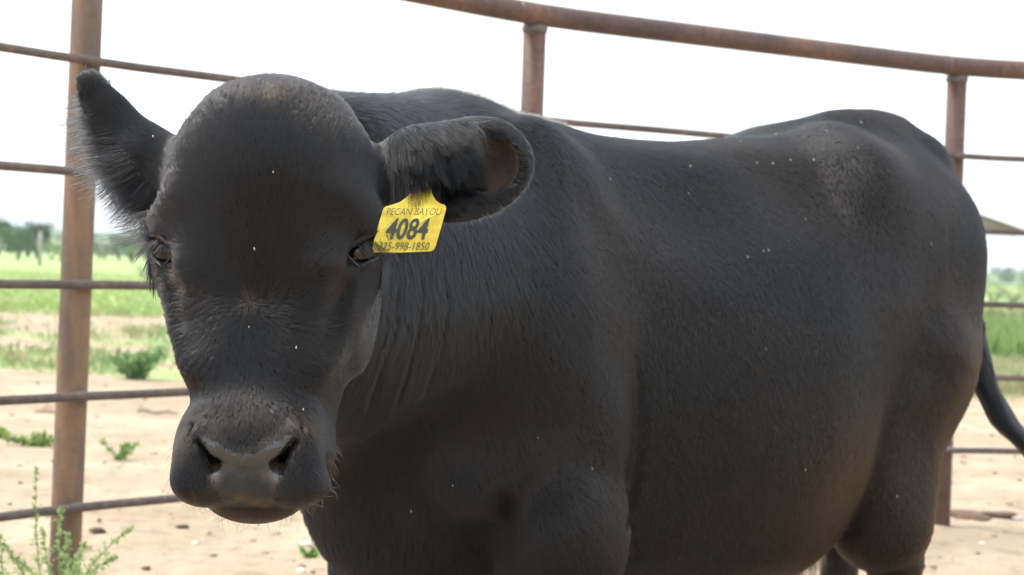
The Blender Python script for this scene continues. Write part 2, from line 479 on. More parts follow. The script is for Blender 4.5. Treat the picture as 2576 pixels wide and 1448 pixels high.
def axis_pts(lo, hi, flo, fhi, fine, coarse):
    a = np.arange(flo, lo, -coarse)[::-1] if lo < flo else np.array([flo])
    b = np.arange(flo + fine, fhi, fine)
    c = np.arange(fhi, hi, coarse)
    return np.concatenate([a, b, c])
FINE = 0.0035
xs = axis_pts(-.62, 1.35, -.52, .06, FINE, .010)
ys = axis_pts(1.62, 4.05, 1.74, 2.14, FINE, .010)
zs = axis_pts(-.02, 1.48, .70, 1.27, FINE, .010)
def extract():
    nx, ny, nz_ = len(xs), len(ys), len(zs)
    D = np.empty((nx, ny, nz_), np.float32)
    S = 8
    bx, by, bz = (np.arange(0, n, S) for n in (nx, ny, nz_))
    def cen(a, b):
        e = np.minimum(b + S, len(a) - 1); return (a[b] + a[e]) / 2, (a[e] - a[b]) / 2
    cx, hx = cen(xs, bx); cy, hy = cen(ys, by); cz, hz = cen(zs, bz)
    G = np.stack(np.meshgrid(cx, cy, cz, indexing='ij'), -1).reshape(-1, 3)
    HH = np.stack(np.meshgrid(hx, hy, hz, indexing='ij'), -1).reshape(-1, 3)
    dc = sdf(G); act = np.abs(dc) < np.linalg.norm(HH, axis=1) * 1.5 + .012
    ii = np.stack(np.meshgrid(bx, by, bz, indexing='ij'), -1).reshape(-1, 3)
    for (i, j, k), v in zip(ii[~act], dc[~act]): D[i:i + S, j:j + S, k:k + S] = .05 if v > 0 else -.05
    A = ii[act]
    pts = []; slots = []
    for i, j, k in A:
        gx = xs[i:i + S]; gy = ys[j:j + S]; gz = zs[k:k + S]
        slots.append((i, j, k, len(gx), len(gy), len(gz)))
        pts.append(np.stack(np.meshgrid(gx, gy, gz, indexing='ij'), -1).reshape(-1, 3))
    off = np.cumsum([0] + [len(p) for p in pts]); pts = np.concatenate(pts)
    val = np.empty(len(pts), np.float32)
    CH = 400000
    # chunks are spatially coherent because blocks are
    for s in range(0, len(pts), CH): val[s:s + CH] = sdf(pts[s:s + CH])
    for (i, j, k, a, b, c), o in zip(slots, off): D[i:i + a, j:j + b, k:k + c] = val[o:o + a * b * c].reshape(a, b, c)
    I = D < 0
    ns = np.zeros((nx - 1, ny - 1, nz_ - 1), np.uint8)
    for a in (0, 1):
        for b in (0, 1):
            for c in (0, 1):
                ns += I[a:nx - 1 + a, b:ny - 1 + b, c:nz_ - 1 + c]
    ci = np.argwhere((ns > 0) & (ns < 8))
    sh = ns.shape
    flat = (ci[:, 0].astype(np.int64) * sh[1] + ci[:, 1]) * sh[2] + ci[:, 2]
    acc = np.zeros((len(ci), 3)); cnt = np.zeros(len(ci))
    X = lambda i, j, k: np.stack([xs[i], ys[j], zs[k]], 1)
    for ax in range(3):
        for a in (0, 1):
            for b in (0, 1):
                o = [0, 0, 0]; oth = [t for t in range(3) if t != ax]; o[oth[0]] = a; o[oth[1]] = b
                p = ci + o; q = p.copy(); q[:, ax] += 1
                dp = D[p[:, 0], p[:, 1], p[:, 2]]; dq = D[q[:, 0], q[:, 1], q[:, 2]]
                m = (dp < 0) != (dq < 0)
                t = np.zeros(len(ci)); t[m] = dp[m] / (dp[m] - dq[m])
                A0 = X(*p.T); B0 = X(*q.T)
                acc[m] += (A0 + (B0 - A0) * t[:, None])[m]; cnt[m] += 1
    V = acc / cnt[:, None]
    Fs = []
    for ax in range(3):
        sl0 = [slice(None)] * 3; sl1 = [slice(None)] * 3
        sl0[ax] = slice(0, -1); sl1[ax] = slice(1, None)
        e = np.argwhere(I[tuple(sl0)] != I[tuple(sl1)])
        oth = [t for t in range(3) if t != ax]
        m = (e[:, oth[0]] > 0) & (e[:, oth[1]] > 0) & (e[:, oth[0]] < D.shape[oth[0]] - 1) & (e[:, oth[1]] < D.shape[oth[1]] - 1)
        e = e[m]
        pos = I[e[:, 0], e[:, 1], e[:, 2]]
        quad = []
        for a, b in ((-1, -1), (0, -1), (0, 0), (-1, 0)):
            c = e.copy(); c[:, oth[0]] += a; c[:, oth[1]] += b
            fl = (c[:, 0].astype(np.int64) * sh[1] + c[:, 1]) * sh[2] + c[:, 2]
            quad.append(np.searchsorted(flat, fl))
        quad = np.stack(quad, 1)
        flip = pos if ax != 1 else ~pos
        quad[~flip] = quad[~flip][:, ::-1]
        Fs.append(quad)
    return V, np.concatenate(Fs)
import time as _t
_t0 = _t.time()
CV, CF = extract()
print('extract', len(CV), len(CF), _t.time() - _t0)
def project(V):
    order = np.argsort((V[:, 1] * 10).astype(int), kind='stable')
    for s in range(0, len(V), 60000):
        idx = order[s:s + 60000]
        p = V[idx]; d = sdf(p); g = grad(p); g2 = np.maximum((g * g).sum(1), .2)
        V[idx] = p - np.clip(d / g2, -.004, .004)[:, None] * g * .9
    return V
CV = project(CV)
print('project', _t.time() - _t0)
steer = empty('steer', tuple(B(.4, 0, 0)))
# ------------------------------------------------------------------ skin colour masks, fur
def hloc(P): return (P - HO) @ HM
def bloc(P): return (P - BO) @ BM
def sm(x, a, b):
    t = np.clip((x - a) / (b - a), 0, 1); return t * t * (3 - 2 * t)
def fnoise(P, f, seed=0, octs=3):
    """cheap smooth noise from sums of rotated sines, about -1..1"""
    r = np.random.default_rng(seed); out = np.zeros(len(P)); amp = 1.0; tot = 0
    for o in range(octs):
        for k in range(4):
            d = r.normal(size=3); d /= np.linalg.norm(d)
            d2 = r.normal(size=3); d2 /= np.linalg.norm(d2)
            out += amp * np.sin(f * (P @ d) + 1.7 * np.sin(f * .7 * (P @ d2) + r.uniform(0, 6)) + r.uniform(0, 6))
        tot += amp * 2.2; amp *= .55; f *= 2.1
    return out / tot
def head_w(P):
    h = hloc(P)
    return sm(-h[:, 1], -.21, -.13) * sm(h[:, 2], -.34, -.30) * (np.abs(h[:, 0]) < .135)
def pad_mask(P):
    """bare wet skin of the nose pad between the nostrils"""
    h = hloc(P); x = np.abs(h[:, 0]); z = h[:, 2]; y = h[:, 1]
    top = np.interp(x, [0, .012, .030, .048, .056, .07], [-.2235, -.221, -.211, -.200, -.193, -.20])
    side = np.interp(z, [-.29, -.268, -.255, -.24, -.225, -.21, -.195], [.030, .036, .040, .042, .050, .055, .058])
    m = sm(top - z, -.0015, .003) * sm(side - x, -.008, .010) * sm(z, -.285, -.279) * (y < .045) * (z < -.18)
    return m
def nostril_mask(P):
    h = hloc(P); x = np.abs(h[:, 0])
    a = np.array([.057, -.196]); b = np.array([.0345, -.235])
    q = np.stack([x, h[:, 2]], 1); t = np.clip(((q - a) @ (b - a)) / ((b - a) @ (b - a)), 0, 1)
    d = np.linalg.norm(q - a - t[:, None] * (b - a), axis=1)
    return sm(-(d - (.006 + .009 * t)), -.002, .002) * sm(h[:, 1], .004, .010) * (h[:, 2] < -.18) * (h[:, 1] < .07)
def eye_d(P):
    h = hloc(P); return np.sqrt((np.abs(h[:, 0]) - .118) ** 2 + (h[:, 1] - .044) ** 2 + (h[:, 2] - .014) ** 2)
def coat_color(P):
    """linear colour of the coat: black, sun-bleached brown where it really is"""
    h = hloc(P); b = bloc(P)
    base = np.array([.0020, .0021, .0028]); brown = np.array([.0165, .0092, .0055]); dust = np.array([.16, .105, .062])
    n = fnoise(P, 9, 3) * .5 + .5; n2 = fnoise(P, 40, 5) * .5 + .5
    w = np.zeros(len(P))
    body = sm(b[:, 0], -.15, .1)
    w += body * .22 * sm(n, .35, .8)
    w += body * .55 * sm(b[:, 2], .95, .55) * sm(b[:, 0], .1, .8)
    w += .5 * sm(b[:, 0], .85, 1.05) * sm(b[:, 2], 1.15, .8)
    w += .8 * np.exp(-((b[:, 0] - .66) / .10) ** 2 - ((b[:, 2] - .62) / .13) ** 2)
    w += .3 * np.exp(-((b[:, 0] + .1) / .12) ** 2 - ((b[:, 2] - .75) / .10) ** 2)
    hw = head_w(P)
    w += hw * .18 * n2
    w += hw * .12 * sm(h[:, 2], .13, .2) * n2
    w += hw * .45 * sm(-h[:, 2], .272, .285)
    w += hw * .15 * sm(np.abs(h[:, 0]), .09, .11) * sm(-h[:, 2], .02, .12) * n2
    w = np.clip(w * .85, 0, 1)[:, None]
    C = base * (1 - w) + brown * w
    # dust and stains
    s_ = hw * (.14 * np.exp(-((h[:, 0] - .012) ** 2 + (h[:, 2] - .185) ** 2) / .009 ** 2 / 2) * sm(n2, .2, .7) +
               0 * np.exp(-((h[:, 0] - .0) ** 2 / .03 ** 2 + (h[:, 2] - .205) ** 2 / .018 ** 2) / 2) +
               .22 * np.exp(-((h[:, 0] + .006) ** 2 / .0022 ** 2 + (h[:, 2] + .054) ** 2 / .004 ** 2) / 2) +
               .03 * sm(n2, .55, .8) * sm(-h[:, 2], .17, .19) +
               .12 * np.exp(-((h[:, 0] - .058) ** 2 / .010 ** 2 + (h[:, 2] + .188) ** 2 / .009 ** 2) / 2))
    tear_ = hw * np.exp(-(((np.abs(h[:, 0]) - .087 + .45 * (-.03 - h[:, 2])) / .005) ** 2 + ((h[:, 2] + .032) / .014) ** 2) / 2) * .13
    s_ = np.clip(s_, 0, .85)[:, None]
    C = C * (1 - s_) + dust * s_
    t_ = np.clip(tear_, 0, .8)[:, None]
    C = C * (1 - t_) + np.array([.085, .040, .018]) * t_
    return C
def flow(P, N):
    h = hloc(P); b = bloc(P)
    hw = head_w(P)[:, None]
    W = H(-.006, 0, -.054)
    rad = P - W
    rad = rad / np.maximum(np.linalg.norm(rad, axis=1, keepdims=True), 1e-4)
    swirl = np.cross(N, rad) * (.15 + .28 * fnoise(P, 26, 11)[:, None])
    hd_ = rad + swirl
    top = sm(N[:, 2], .45, .9)[:, None]
    nk = sm(-b[:, 0], .0, .30)[:, None]
    down = np.array([0, 0, -1.0])
    bd = (BU * .42 + down) * (1 - top) + (BU * .75 + BV * (np.tanh(b[:, 1] / .06) * .6)[:, None] + down * .35) * top
    nd = (BU * .10 - BV * .0 + down + cr * -.10)
    bd = bd * (1 - nk * (1 - top)) + nd * nk * (1 - top)
    rot_ = np.cross(N, bd) * (.26 * fnoise(P, 7, 21)[:, None] + .10 * fnoise(P, 30, 22)[:, None])
    bd = bd + rot_
    D = hd_ * hw + bd * (1 - hw)
    for key in ('near', 'far'):
        c, M = EC[key]; q = (P - c) @ M
        w = sm(-np.sqrt((q[:, 0] / .12) ** 2 + (q[:, 1] / .085) ** 2 + (q[:, 2] / .05) ** 2), -1.15, -.9)[:, None]
        D = D * (1 - w) + (M[:, 0] * 1.0 - cu * .35) * w
    D = D - (D * N).sum(1, keepdims=True) * N
    return D / np.maximum(np.linalg.norm(D, axis=1, keepdims=True), 1e-5)

me = mesh_np('body', CV, CF)
VN = np.empty(len(CV) * 3, np.float32); me.vertices.foreach_get('normal', VN); VN = VN.reshape(-1, 3).astype(float)
pm = pad_mask(CV); nm = nostril_mask(CV); ed = eye_d(CV)
cc = coat_color(CV) * .8
hh = hloc(CV)
n1 = fnoise(CV, 60, 31) * .5 + .5; n2 = fnoise(CV, 220, 32) * .5 + .5
pad_c = np.array([.026, .0255, .026]) * (.7 + .5 * n2)[:, None]
wet_glint = np.exp(-(((np.abs(hh[:, 0]) - .041) / .007) ** 2 + ((hh[:, 2] + .2505) / .0055) ** 2) / 2)[:, None]  # wet glint below each nostril, painted as a pale spot in the skin colour
pad_c = pad_c * (1 - wet_glint) + np.array([.22, .215, .22]) * wet_glint
mud = (sm(n1, .55, .8) * sm(n2, .2, .7) * sm(-hh[:, 2], .225, .25))[:, None] * .45
pad_c = pad_c * (1 - mud) + np.array([.13, .065, .022]) * mud
cc = cc * (1 - pm[:, None]) + pad_c * pm[:, None]
ins = np.array([.040, .020, .011]) * (.5 + .8 * n1)[:, None]
cc = cc * (1 - nm[:, None]) + ins * nm[:, None]
# inside of the ear
c_, M_ = EC['near']; q_ = (CV - c_) @ M_
em = sm(-np.sqrt(((q_[:, 0] - .036) / .038) ** 2 + ((q_[:, 1] - .002) / .040) ** 2), -1.1, -.85) * (q_[:, 2] < .018) * (q_[:, 2] > -.03) * (VN @ M_[:, 2] > .1)
em = em * .9
cc = cc * (1 - em[:, None]) + (np.array([.060, .042, .031]) * (.7 + .5 * n1)[:, None]) * em[:, None]
lid = sm(-ed, -.024, -.018)[:, None]
cc = cc * (1 - lid) + np.array([.035, .028, .027]) * lid
set_color(me, 'tint', cc)
set_color(me, 'wet', np.stack([np.clip(pm * (.10 + .90 * sm(hh[:, 2], -.256, -.226)), 0, 1), nm, em], 1))
m, nt, b = new_mat('black_hide')
ca = node(nt, 'ShaderNodeVertexColor', layer_name='tint'); nt.links.new(ca.outputs['Color'], b.inputs['Base Color'])
wa = node(nt, 'ShaderNodeVertexColor', layer_name='wet')
sep = node(nt, 'ShaderNodeSeparateColor'); nt.links.new(wa.outputs['Color'], sep.inputs['Color'])
mr_ = node(nt, 'ShaderNodeMapRange'); mr_.inputs['To Min'].default_value = .55; mr_.inputs['To Max'].default_value = .22
nt.links.new(sep.outputs['Red'], mr_.inputs['Value']); nt.links.new(mr_.outputs['Result'], b.inputs['Roughness'])
tc_ = node(nt, 'ShaderNodeTexCoord')
vo = node(nt, 'ShaderNodeTexVoronoi'); vo.inputs['Scale'].default_value = 230; nt.links.new(tc_.outputs['Object'], vo.inputs['Vector'])
nf = noise(nt, 700, 2, .6, tc_.outputs['Object'])
ma = node(nt, 'ShaderNodeMath', operation='MULTIPLY_ADD'); nt.links.new(nf.outputs['Fac'], ma.inputs[0]); ma.inputs[1].default_value = .4; nt.links.new(vo.outputs['Distance'], ma.inputs[2])
bp = bump(nt, ma.outputs[0], .45, .0014)
ms_ = node(nt, 'ShaderNodeMapRange'); ms_.inputs['To Min'].default_value = .20; ms_.inputs['To Max'].default_value = .8
nt.links.new(sep.outputs['Red'], ms_.inputs['Value']); nt.links.new(ms_.outputs['Result'], b.inputs['Specular IOR Level'])
nt.links.new(bp.outputs['Normal'], b.inputs['Normal'])
HIDE = m
body = link('body', me, m, steer)
body.matrix_parent_inverse = steer.matrix_world.inverted() if False else Matrix.Translation(-Vector(steer.location))

# hair material
m, nt, b = new_mat('black_hair')
nt.nodes.remove(b)
hb = node(nt, 'ShaderNodeBsdfHairPrincipled'); hb.parametrization = 'COLOR'
at_ = node(nt, 'ShaderNodeAttribute', attribute_name='tint')
nt.links.new(at_.outputs['Color'], hb.inputs['Color'])
hb.inputs['Roughness'].default_value = .21; hb.inputs['Radial Roughness'].default_value = .32
hb.inputs['IOR'].default_value = 1.50
hb.inputs['Random Roughness'].default_value = .3
nt.links.new(hb.outputs['BSDF'], nt.nodes['Material Output'].inputs['Surface'])
HAIR = m
LONG = m.copy(); LONG.name = 'long_black_hair'
for n_ in LONG.node_tree.nodes:
    if n_.type == 'BSDF_HAIR_PRINCIPLED': n_.inputs['Roughness'].default_value = .22; n_.inputs['Radial Roughness'].default_value = .35; n_.inputs['IOR'].default_value = 1.38
def curves_obj(name, PTS, RAD, C, parent, mat):
    """PTS (n,k,3) RAD (n,k) C (n,3)"""
    n, k, _ = PTS.shape
    cd = bpy.data.hair_curves.new(name)
    cd.add_curves([k] * n)
    loc = np.array(parent.location) if parent else np.zeros(3)
    a = cd.attributes.get('position') or cd.attributes.new('position', 'FLOAT_VECTOR', 'POINT')
    a.data.foreach_set('vector', PTS.astype(np.float32).ravel())
    a = cd.attributes.get('radius') or cd.attributes.new('radius', 'FLOAT', 'POINT')
    a.data.foreach_set('value', RAD.astype(np.float32).ravel())
    a = cd.attributes.new('tint', 'FLOAT_COLOR', 'CURVE')
    C4 = np.ones((n, 4), np.float32); C4[:, :3] = C
    a.data.foreach_set('color', C4.ravel())
    cd.materials.append(mat)
    o = bpy.data.objects.new(name, cd); COL.objects.link(o)
    if parent:
        o.parent = parent; o.matrix_parent_inverse = Matrix.Translation(-Vector(parent.location))
    o['kind'] = 'stuff'
    return o
def unit(a): return a / np.maximum(np.linalg.norm(a, axis=1, keepdims=True), 1e-9)
def grow(P, N, D, L, lift, k=4, rad=.0003, jit=.25, clump=.5, cell=.005, droop=.0, seed=1, curl=0.0, tip=.25, lj_=.20):
    r = np.random.default_rng(seed); n = len(P)
    L = np.broadcast_to(np.asarray(L, float), (n,)); lift = np.broadcast_to(np.asarray(lift, float), (n,))
    rad = np.broadcast_to(np.asarray(rad, float), (n,)); clump = np.broadcast_to(np.asarray(clump, float), (n,)); cell_ = cell
    D = unit(D + r.normal(size=(n, 3)) * jit * .5)
    D = unit(D - (D * N).sum(1, keepdims=True) * N)
    pts = np.empty((n, k, 3)); pts[:, 0] = P - N * .0008
    ts = np.linspace(0, 1, k)
    side = np.cross(N, D)
    for i in range(1, k):
        t = ts[i]
        lf = lift * (1 - .75 * t)
        step = D * np.cos(lf)[:, None] + N * np.sin(lf)[:, None]
        step = unit(step + np.array([0, 0, -1]) * droop * t + side * (curl * np.sin(t * 4 + r.uniform(0, 6, n)))[:, None] * 1.0)
        pts[:, i] = pts[:, i - 1] + step * (L / (k - 1))[:, None]
    # tips gather into small locks
    wp = P + .4 * cell_ * np.stack([np.sin(P[:, 1] * 410 + P[:, 2] * 170), np.sin(P[:, 2] * 390 + P[:, 0] * 230), np.sin(P[:, 0] * 370 + P[:, 1] * 290)], 1)
    key = np.floor(wp / cell_).astype(np.int64)
    kk = (key[:, 0] * 73856093) ^ (key[:, 1] * 19349663) ^ (key[:, 2] * 83492791)
    u_, inv = np.unique(kk, return_inverse=True)
    cnt = np.bincount(inv).astype(float)
    lockj = np.clip(r.normal(size=(len(u_), 3)), -1.3, 1.3) 
    lj = lockj[inv] * lj_; dn = (lj * N).sum(1, keepdims=True); lj = lj + N * (np.abs(dn) - dn)
    for i in range(1, k):
        cen = np.stack([np.bincount(inv, weights=pts[:, i, a]) for a in range(3)], 1) / cnt[:, None]
        w = (clump * ts[i] ** 1.2)[:, None]
        pts[:, i] = pts[:, i] * (1 - w) + cen[inv] * w + lj * (L * ts[i] ** 1.5 * .5)[:, None]
    R_ = rad[:, None] * (1 - (1 - tip) * ts[None] ** 1.3)
    return pts, R_
def sample(nn, weight):
    """random points on the body surface; weight (face) multiplies the area"""
    T = np.concatenate([CF[:, [0, 1, 2]], CF[:, [0, 2, 3]]])
    a, b_, c = CV[T[:, 0]], CV[T[:, 1]], CV[T[:, 2]]
    ar = np.linalg.norm(np.cross(b_ - a, c - a), axis=1) / 2
    w = ar * np.concatenate([weight, weight])
    cs = np.cumsum(w); x = rng.uniform(0, cs[-1], nn); x.sort()
    ti = np.searchsorted(cs, x)
    r1 = np.sqrt(rng.uniform(size=nn)); r2 = rng.uniform(size=nn)
    w0, w1, w2 = 1 - r1, r1 * (1 - r2), r1 * r2
    P = a[ti] * w0[:, None] + b_[ti] * w1[:, None] + c[ti] * w2[:, None]
    N = VN[T[ti, 0]] * w0[:, None] + VN[T[ti, 1]] * w1[:, None] + VN[T[ti, 2]] * w2[:, None]
    return P, unit(N)
FC_ = CV[CF].mean(1)
fh = hloc(FC_)
earw = np.zeros(len(FC_))
for key in ('near', 'far'):
    c, M = EC[key]; q = (FC_ - c) @ M
    earw = np.maximum(earw, (np.abs(q[:, 0]) < .13) & (np.abs(q[:, 1]) < .085) & (np.abs(q[:, 2]) < .06))
is_head = (head_w(FC_) > .5) | (earw > 0)
fN = unit(np.cross(CV[CF[:, 2]] - CV[CF[:, 0]], CV[CF[:, 3]] - CV[CF[:, 1]]))
facing = (fN * unit(FC_ - np.array(CAM))).sum(1)              # the far side is never looked at closely: thinner coat there
vis = np.where(facing < .15, 1.0, .10)
bad = np.maximum(pad_mask(FC_), nostril_mask(FC_))
bad = np.maximum(bad, (eye_d(FC_) < .019) * 1.0)
c, M = EC['near']; q = (FC_ - c) @ M
inear = (np.sqrt(((q[:, 0] - .036) / .037) ** 2 + ((q[:, 1] + .002) / .038) ** 2) < 1) & (q[:, 2] < .03) & (fN @ M[:, 2] > .2)
bad = np.maximum(bad, inear * 1.0)
FC_b = bloc(FC_)
wh = np.where(is_head, 1.0, 0.0) * vis * (1 - np.clip(bad, 0, 1))
wb = np.where(is_head, 0.0, 1.0) * vis * np.where(FC_b[:, 2] < .35, .15, 1.0) * np.where(FC_b[:, 0] < -.05, 1.5, 1.0)
N_HEAD, N_BODY = 440000, 820000
P, N = sample(N_HEAD, wh)
h = hloc(P)
L = np.full(len(P), .0125)
L = L * (1 - .5 * sm(-h[:, 2], .175, .21))                     # short on the muzzle
poll = sm(h[:, 2], .12, .20)
L = L * (1 + .05 * poll)
L = np.where((h[:, 2] < -.275), .010, L)
L *= rng.uniform(.6, 1.15, len(P))
mzl = sm(-h[:, 2], .175, .20)
lf = (.17 + .07 * fnoise(P, 50, 8) + .0 * poll) * (1 - .4 * mzl)
L *= (1 - .6 * sm(-eye_d(P), -.035, -.02))
D = flow(P, N)
pts, rr = grow(P, N, D, L, lf, 4, .00024, .20, .44 * (1 - .6 * mzl), .0038, 0, 3, 0, .25, (.21 * (1 - .5 * mzl))[:, None])
dt = sdf(pts[:, 3]); push = np.clip(.0016 - dt, 0, .0045)[:, None] * N     # hair lies on the skin, also in hollows
pts[:, 3] += push; pts[:, 2] += push * .75; pts[:, 1] += push * .4
C = coat_color(P) * rng.uniform(.55, 1.5, len(P))[:, None]
curves_obj('face_coat', pts, rr, C, steer, HAIR)
P, N = sample(N_BODY, wb)
b_ = bloc(P)
neck = sm(-b_[:, 0], -.02, .25)
L = (.016 + .014 * neck) * rng.uniform(.6, 1.15, len(P))
lf = .13 + .06 * fnoise(P, 20, 9) + .08 * neck
hk = np.exp(-((b_[:, 0] - .75) / .12) ** 2 - ((b_[:, 2] - 1.20) / .13) ** 2)     # coat lies closest over the hip bones
pts, rr = grow(P, N, flow(P, N), L * (1 - .3 * hk), lf * (1 - .7 * hk), 4, .00030, .16, .40 * (1 - .8 * hk), .0048, 0, 4, 0, .25, ((.13 + .06 * neck) * (1 - .9 * hk))[:, None])
nb_ = np.where(((b_[:, 0] > .5) & (b_[:, 0] < .95) & (b_[:, 2] > .98) & (b_[:, 1] > .05)) | ((b_[:, 0] < -.02) & (b_[:, 1] > -.1) & (b_[:, 2] > .45)))[0]
dt = sdf(pts[nb_, 3]); push = np.clip(.0022 - dt, 0, .010)[:, None] * N[nb_]
pts[nb_, 3] += push; pts[nb_, 2] += push * .75; pts[nb_, 1] += push * .4
C = coat_color(P) * rng.uniform(.55, 1.5, len(P))[:, None]
curves_obj('body_coat', pts, rr, C, steer, HAIR)
print('fur done')
# ------------------------------------------------------------------ eyes, lids, lashes
def surf_many(Pn, it=6):
    Pn = np.array(Pn, float)
    for _ in range(it):
        g = grad(Pn, .002); d = sdf(Pn)
        Pn = Pn - (d / np.maximum((g * g).sum(1), .3))[:, None] * g
    g = grad(Pn, .002)
    return Pn, unit(g)
def simple_mat(name, col, rough=.5, spec=.5, coat=0.0):
    m, nt, b = new_mat(name)
    b.inputs['Base Color'].default_value = (*col, 1); b.inputs['Roughness'].default_value = rough
    b.inputs['Specular IOR Level'].default_value = spec; b.inputs['Coat Weight'].default_value = coat
    return m
M_EYE = simple_mat('eyeball', (.004, .003, .003), .04, .5, .0)
M_LIDU = simple_mat('upper_lid', (.006, .005, .005), .6, .2)
M_LIDL = simple_mat('lower_lid', (.018, .018, .021), .35)
PI_ = Matrix.Translation(-Vector(steer.location))
def child(name, me, mat):
    o = link(name, me, mat, steer); o.matrix_parent_inverse = PI_; return o
def sphere_arrays(c, r, nu=24, nv=16, scale=(1, 1, 1), M=np.eye(3)):
    V = []; F = []
    for j in range(nv + 1):
        th = math.pi * j / nv
        for i in range(nu):
            ph = 2 * math.pi * i / nu
            V.append(c + M @ (np.array([math.sin(th) * math.cos(ph), math.sin(th) * math.sin(ph), math.cos(th)]) * r * np.array(scale)))
    for j in range(nv):
        for i in range(nu):
            F.append((j * nu + i, (j + 1) * nu + i, (j + 1) * nu + (i + 1) % nu, j * nu + (i + 1) % nu))
    return np.array(V), F
for s in (1, -1):
    V, F = sphere_arrays(H(.1085 * s, .0565, .014), .0225)
    child('eye', mesh_py('eye', V, F), M_EYE)
    c = H(.1235 * s, .040, .014)
    Mx = HM @ rot((0, 0, 1), R(50) * s) @ rot((0, 1, 0), -R(30) * s)
    tx, tz = Mx[:, 0], Mx[:, 2]                    # tx points away from the nose for s=1
    tx = tx * s
    an = np.linspace(R(-6), R(186), 15)
    up_p = np.array([c + tx * .0250 * math.cos(a) + tz * .0125 * math.sin(a) for a in an])
    lo_p = np.array([c + tx * .0250 * math.cos(a) + tz * .0120 * math.sin(a) for a in np.linspace(R(184), R(356), 15)])
    pu, nu_ = surf_many(up_p); pl, nl_ = surf_many(lo_p)
    V, F = tube([Vector(p - n * .0005) for p, n in zip(pu, nu_)], [.0018 + .0028 * math.sin(math.pi * i / 14) for i in range(15)], 10)
    child('upper_eyelid', mesh_py('upper_eyelid', V, F), M_LIDU)
    V, F = tube([Vector(p - n * .0010) for p, n in zip(pl, nl_)], [.0010 + .0014 * math.sin(math.pi * i / 14) for i in range(15)], 10)
    child('lower_eyelid', mesh_py('lower_eyelid', V, F), M_LIDL)
    # lashes
    nl = 150; r_ = np.random.default_rng(40 + s)
    t = r_.uniform(0.5, 9.5, nl) ; i0 = t.astype(int); fr = (t - i0)[:, None]
    Pl = pu[i0] * (1 - fr) + pu[i0 + 1] * fr
    Nl = unit(nu_[i0])
    out = Mx[:, 1] * -1.0
    Dl = unit(np.tile(out * .45 + tx * .25 - cu * 1.15, (nl, 1)) + r_.normal(size=(nl, 3)) * .10)
    Ll = r_.uniform(.020, .038, nl)
    k = 5; pts = np.empty((nl, k, 3)); pts[:, 0] = Pl
    for i in range(1, k):
        pts[:, i] = pts[:, i - 1] + unit(Dl + out * (.55 * (1 - i / k)) + r_.normal(size=(nl, 3)) * .03) * (Ll / (k - 1))[:, None]
    curves_obj('eyelashes', pts, np.tile(np.array([.00018, .00016, .00014, .0001, .00006]), (nl, 1)), np.tile([.006, .005, .005], (nl, 1)), steer, LONG)

from mathutils.bvhtree import BVHTree
bvh = BVHTree.FromPolygons([tuple(v) for v in CV], [tuple(int(i) for i in f) for f in CF])
# ------------------------------------------------------------------ long hair: ears, whiskers, tail
def region_points(mask_fn, n):
    w = mask_fn(FC_).astype(float)
    return sample(n, w)
c, M = EC['near']
def m_near(P):
    q = (P - c) @ M
    return (q[:, 0] > -.10) & (q[:, 0] < .02) & (q[:, 1] > -.030) & (q[:, 1] < .062) & (q[:, 2] > -.01) & (q[:, 2] < .06) & (fN @ M[:, 2] > .0) & (head_w(P) < .5)
P, N = region_points(m_near, 8500)
q = (P - c) @ M
r_ = np.random.default_rng(5)
D = unit(-M[:, 1] * 1.0 + M[:, 0] * .38 + r_.normal(size=P.shape) * .18 + M[:, 0] * (1.0 * q[:, 0])[:, None])
L = (.042 + .026 * sm(q[:, 1], -.02, .05)) * r_.uniform(.5, 1.1, len(P))
pts, rr = grow(P, unit(N + M[:, 2] * .8), D, L * 1.1, .65, 6, .00024, .24, .74, .0090, .55, 6, .20, .2)
C = np.array([.0025, .0025, .003]) * r_.uniform(.6, 2.2, (len(P), 1))
curves_obj('ear_hair', pts, rr, C, steer, LONG)
# long strands falling over the top of the tag
ns = 1300; hp = []; 
for i in range(ns):
    px_, py_ = r_.uniform(985, 1105), r_.uniform(400, 478)
    h_, n__, _, _ = bvh.ray_cast(CAM, (at(px_, py_, 1) - CAM).normalized()); hp.append((np.array(h_), np.array(n__)))
P = np.array([a for a, _ in hp]); N = np.array([b_ for _, b_ in hp])
tgt = np.array(at(0, 0, 1)) * 0
pts = np.empty((ns, 7, 3)); pts[:, 0] = P
Ls = .022 + .055 * r_.uniform(size=ns) ** 1.6; dv = unit(np.tile(-cu * 1.0 + cr * .10 - cf * .62, (ns, 1)) + r_.normal(size=(ns, 3)) * .13)
for i in range(1, 7):
    d_ = unit(dv + (-cf * .95 * max(0, 1 - i / 3) - cu * .5 * (i / 6)) + r_.normal(size=(ns, 3)) * .04)
    pts[:, i] = pts[:, i - 1] + d_ * (Ls / 6)[:, None]
curves_obj('ear_hair', pts, np.tile(np.linspace(.00032, .00012, 7), (ns, 1)), np.array([.008, .007, .007]) * r_.uniform(.6, 3.0, (ns, 1)), steer, LONG)
def m_near2(P):   # fringe inside the open end and along the lower rim
    q = (P - c) @ M
    e = np.sqrt((q[:, 0] - .02) ** 2 / .080 ** 2 + q[:, 1] ** 2 / .060 ** 2)
    return (e > .82) & (e < 1.25) & (q[:, 2] > -.015) & (q[:, 0] > -.02)
P, N = region_points(m_near2, 900)
q = (P - c) @ M
D = unit(-M[:, 1] * .9 + M[:, 0] * .5 + N * .6 + r_.normal(size=P.shape) * .25)
pts, rr = grow(P, N, D, .013 * r_.uniform(.5, 1.2, len(P)), .6, 5, .00022, .3, .6, .006, .4, 16, .15, .2)
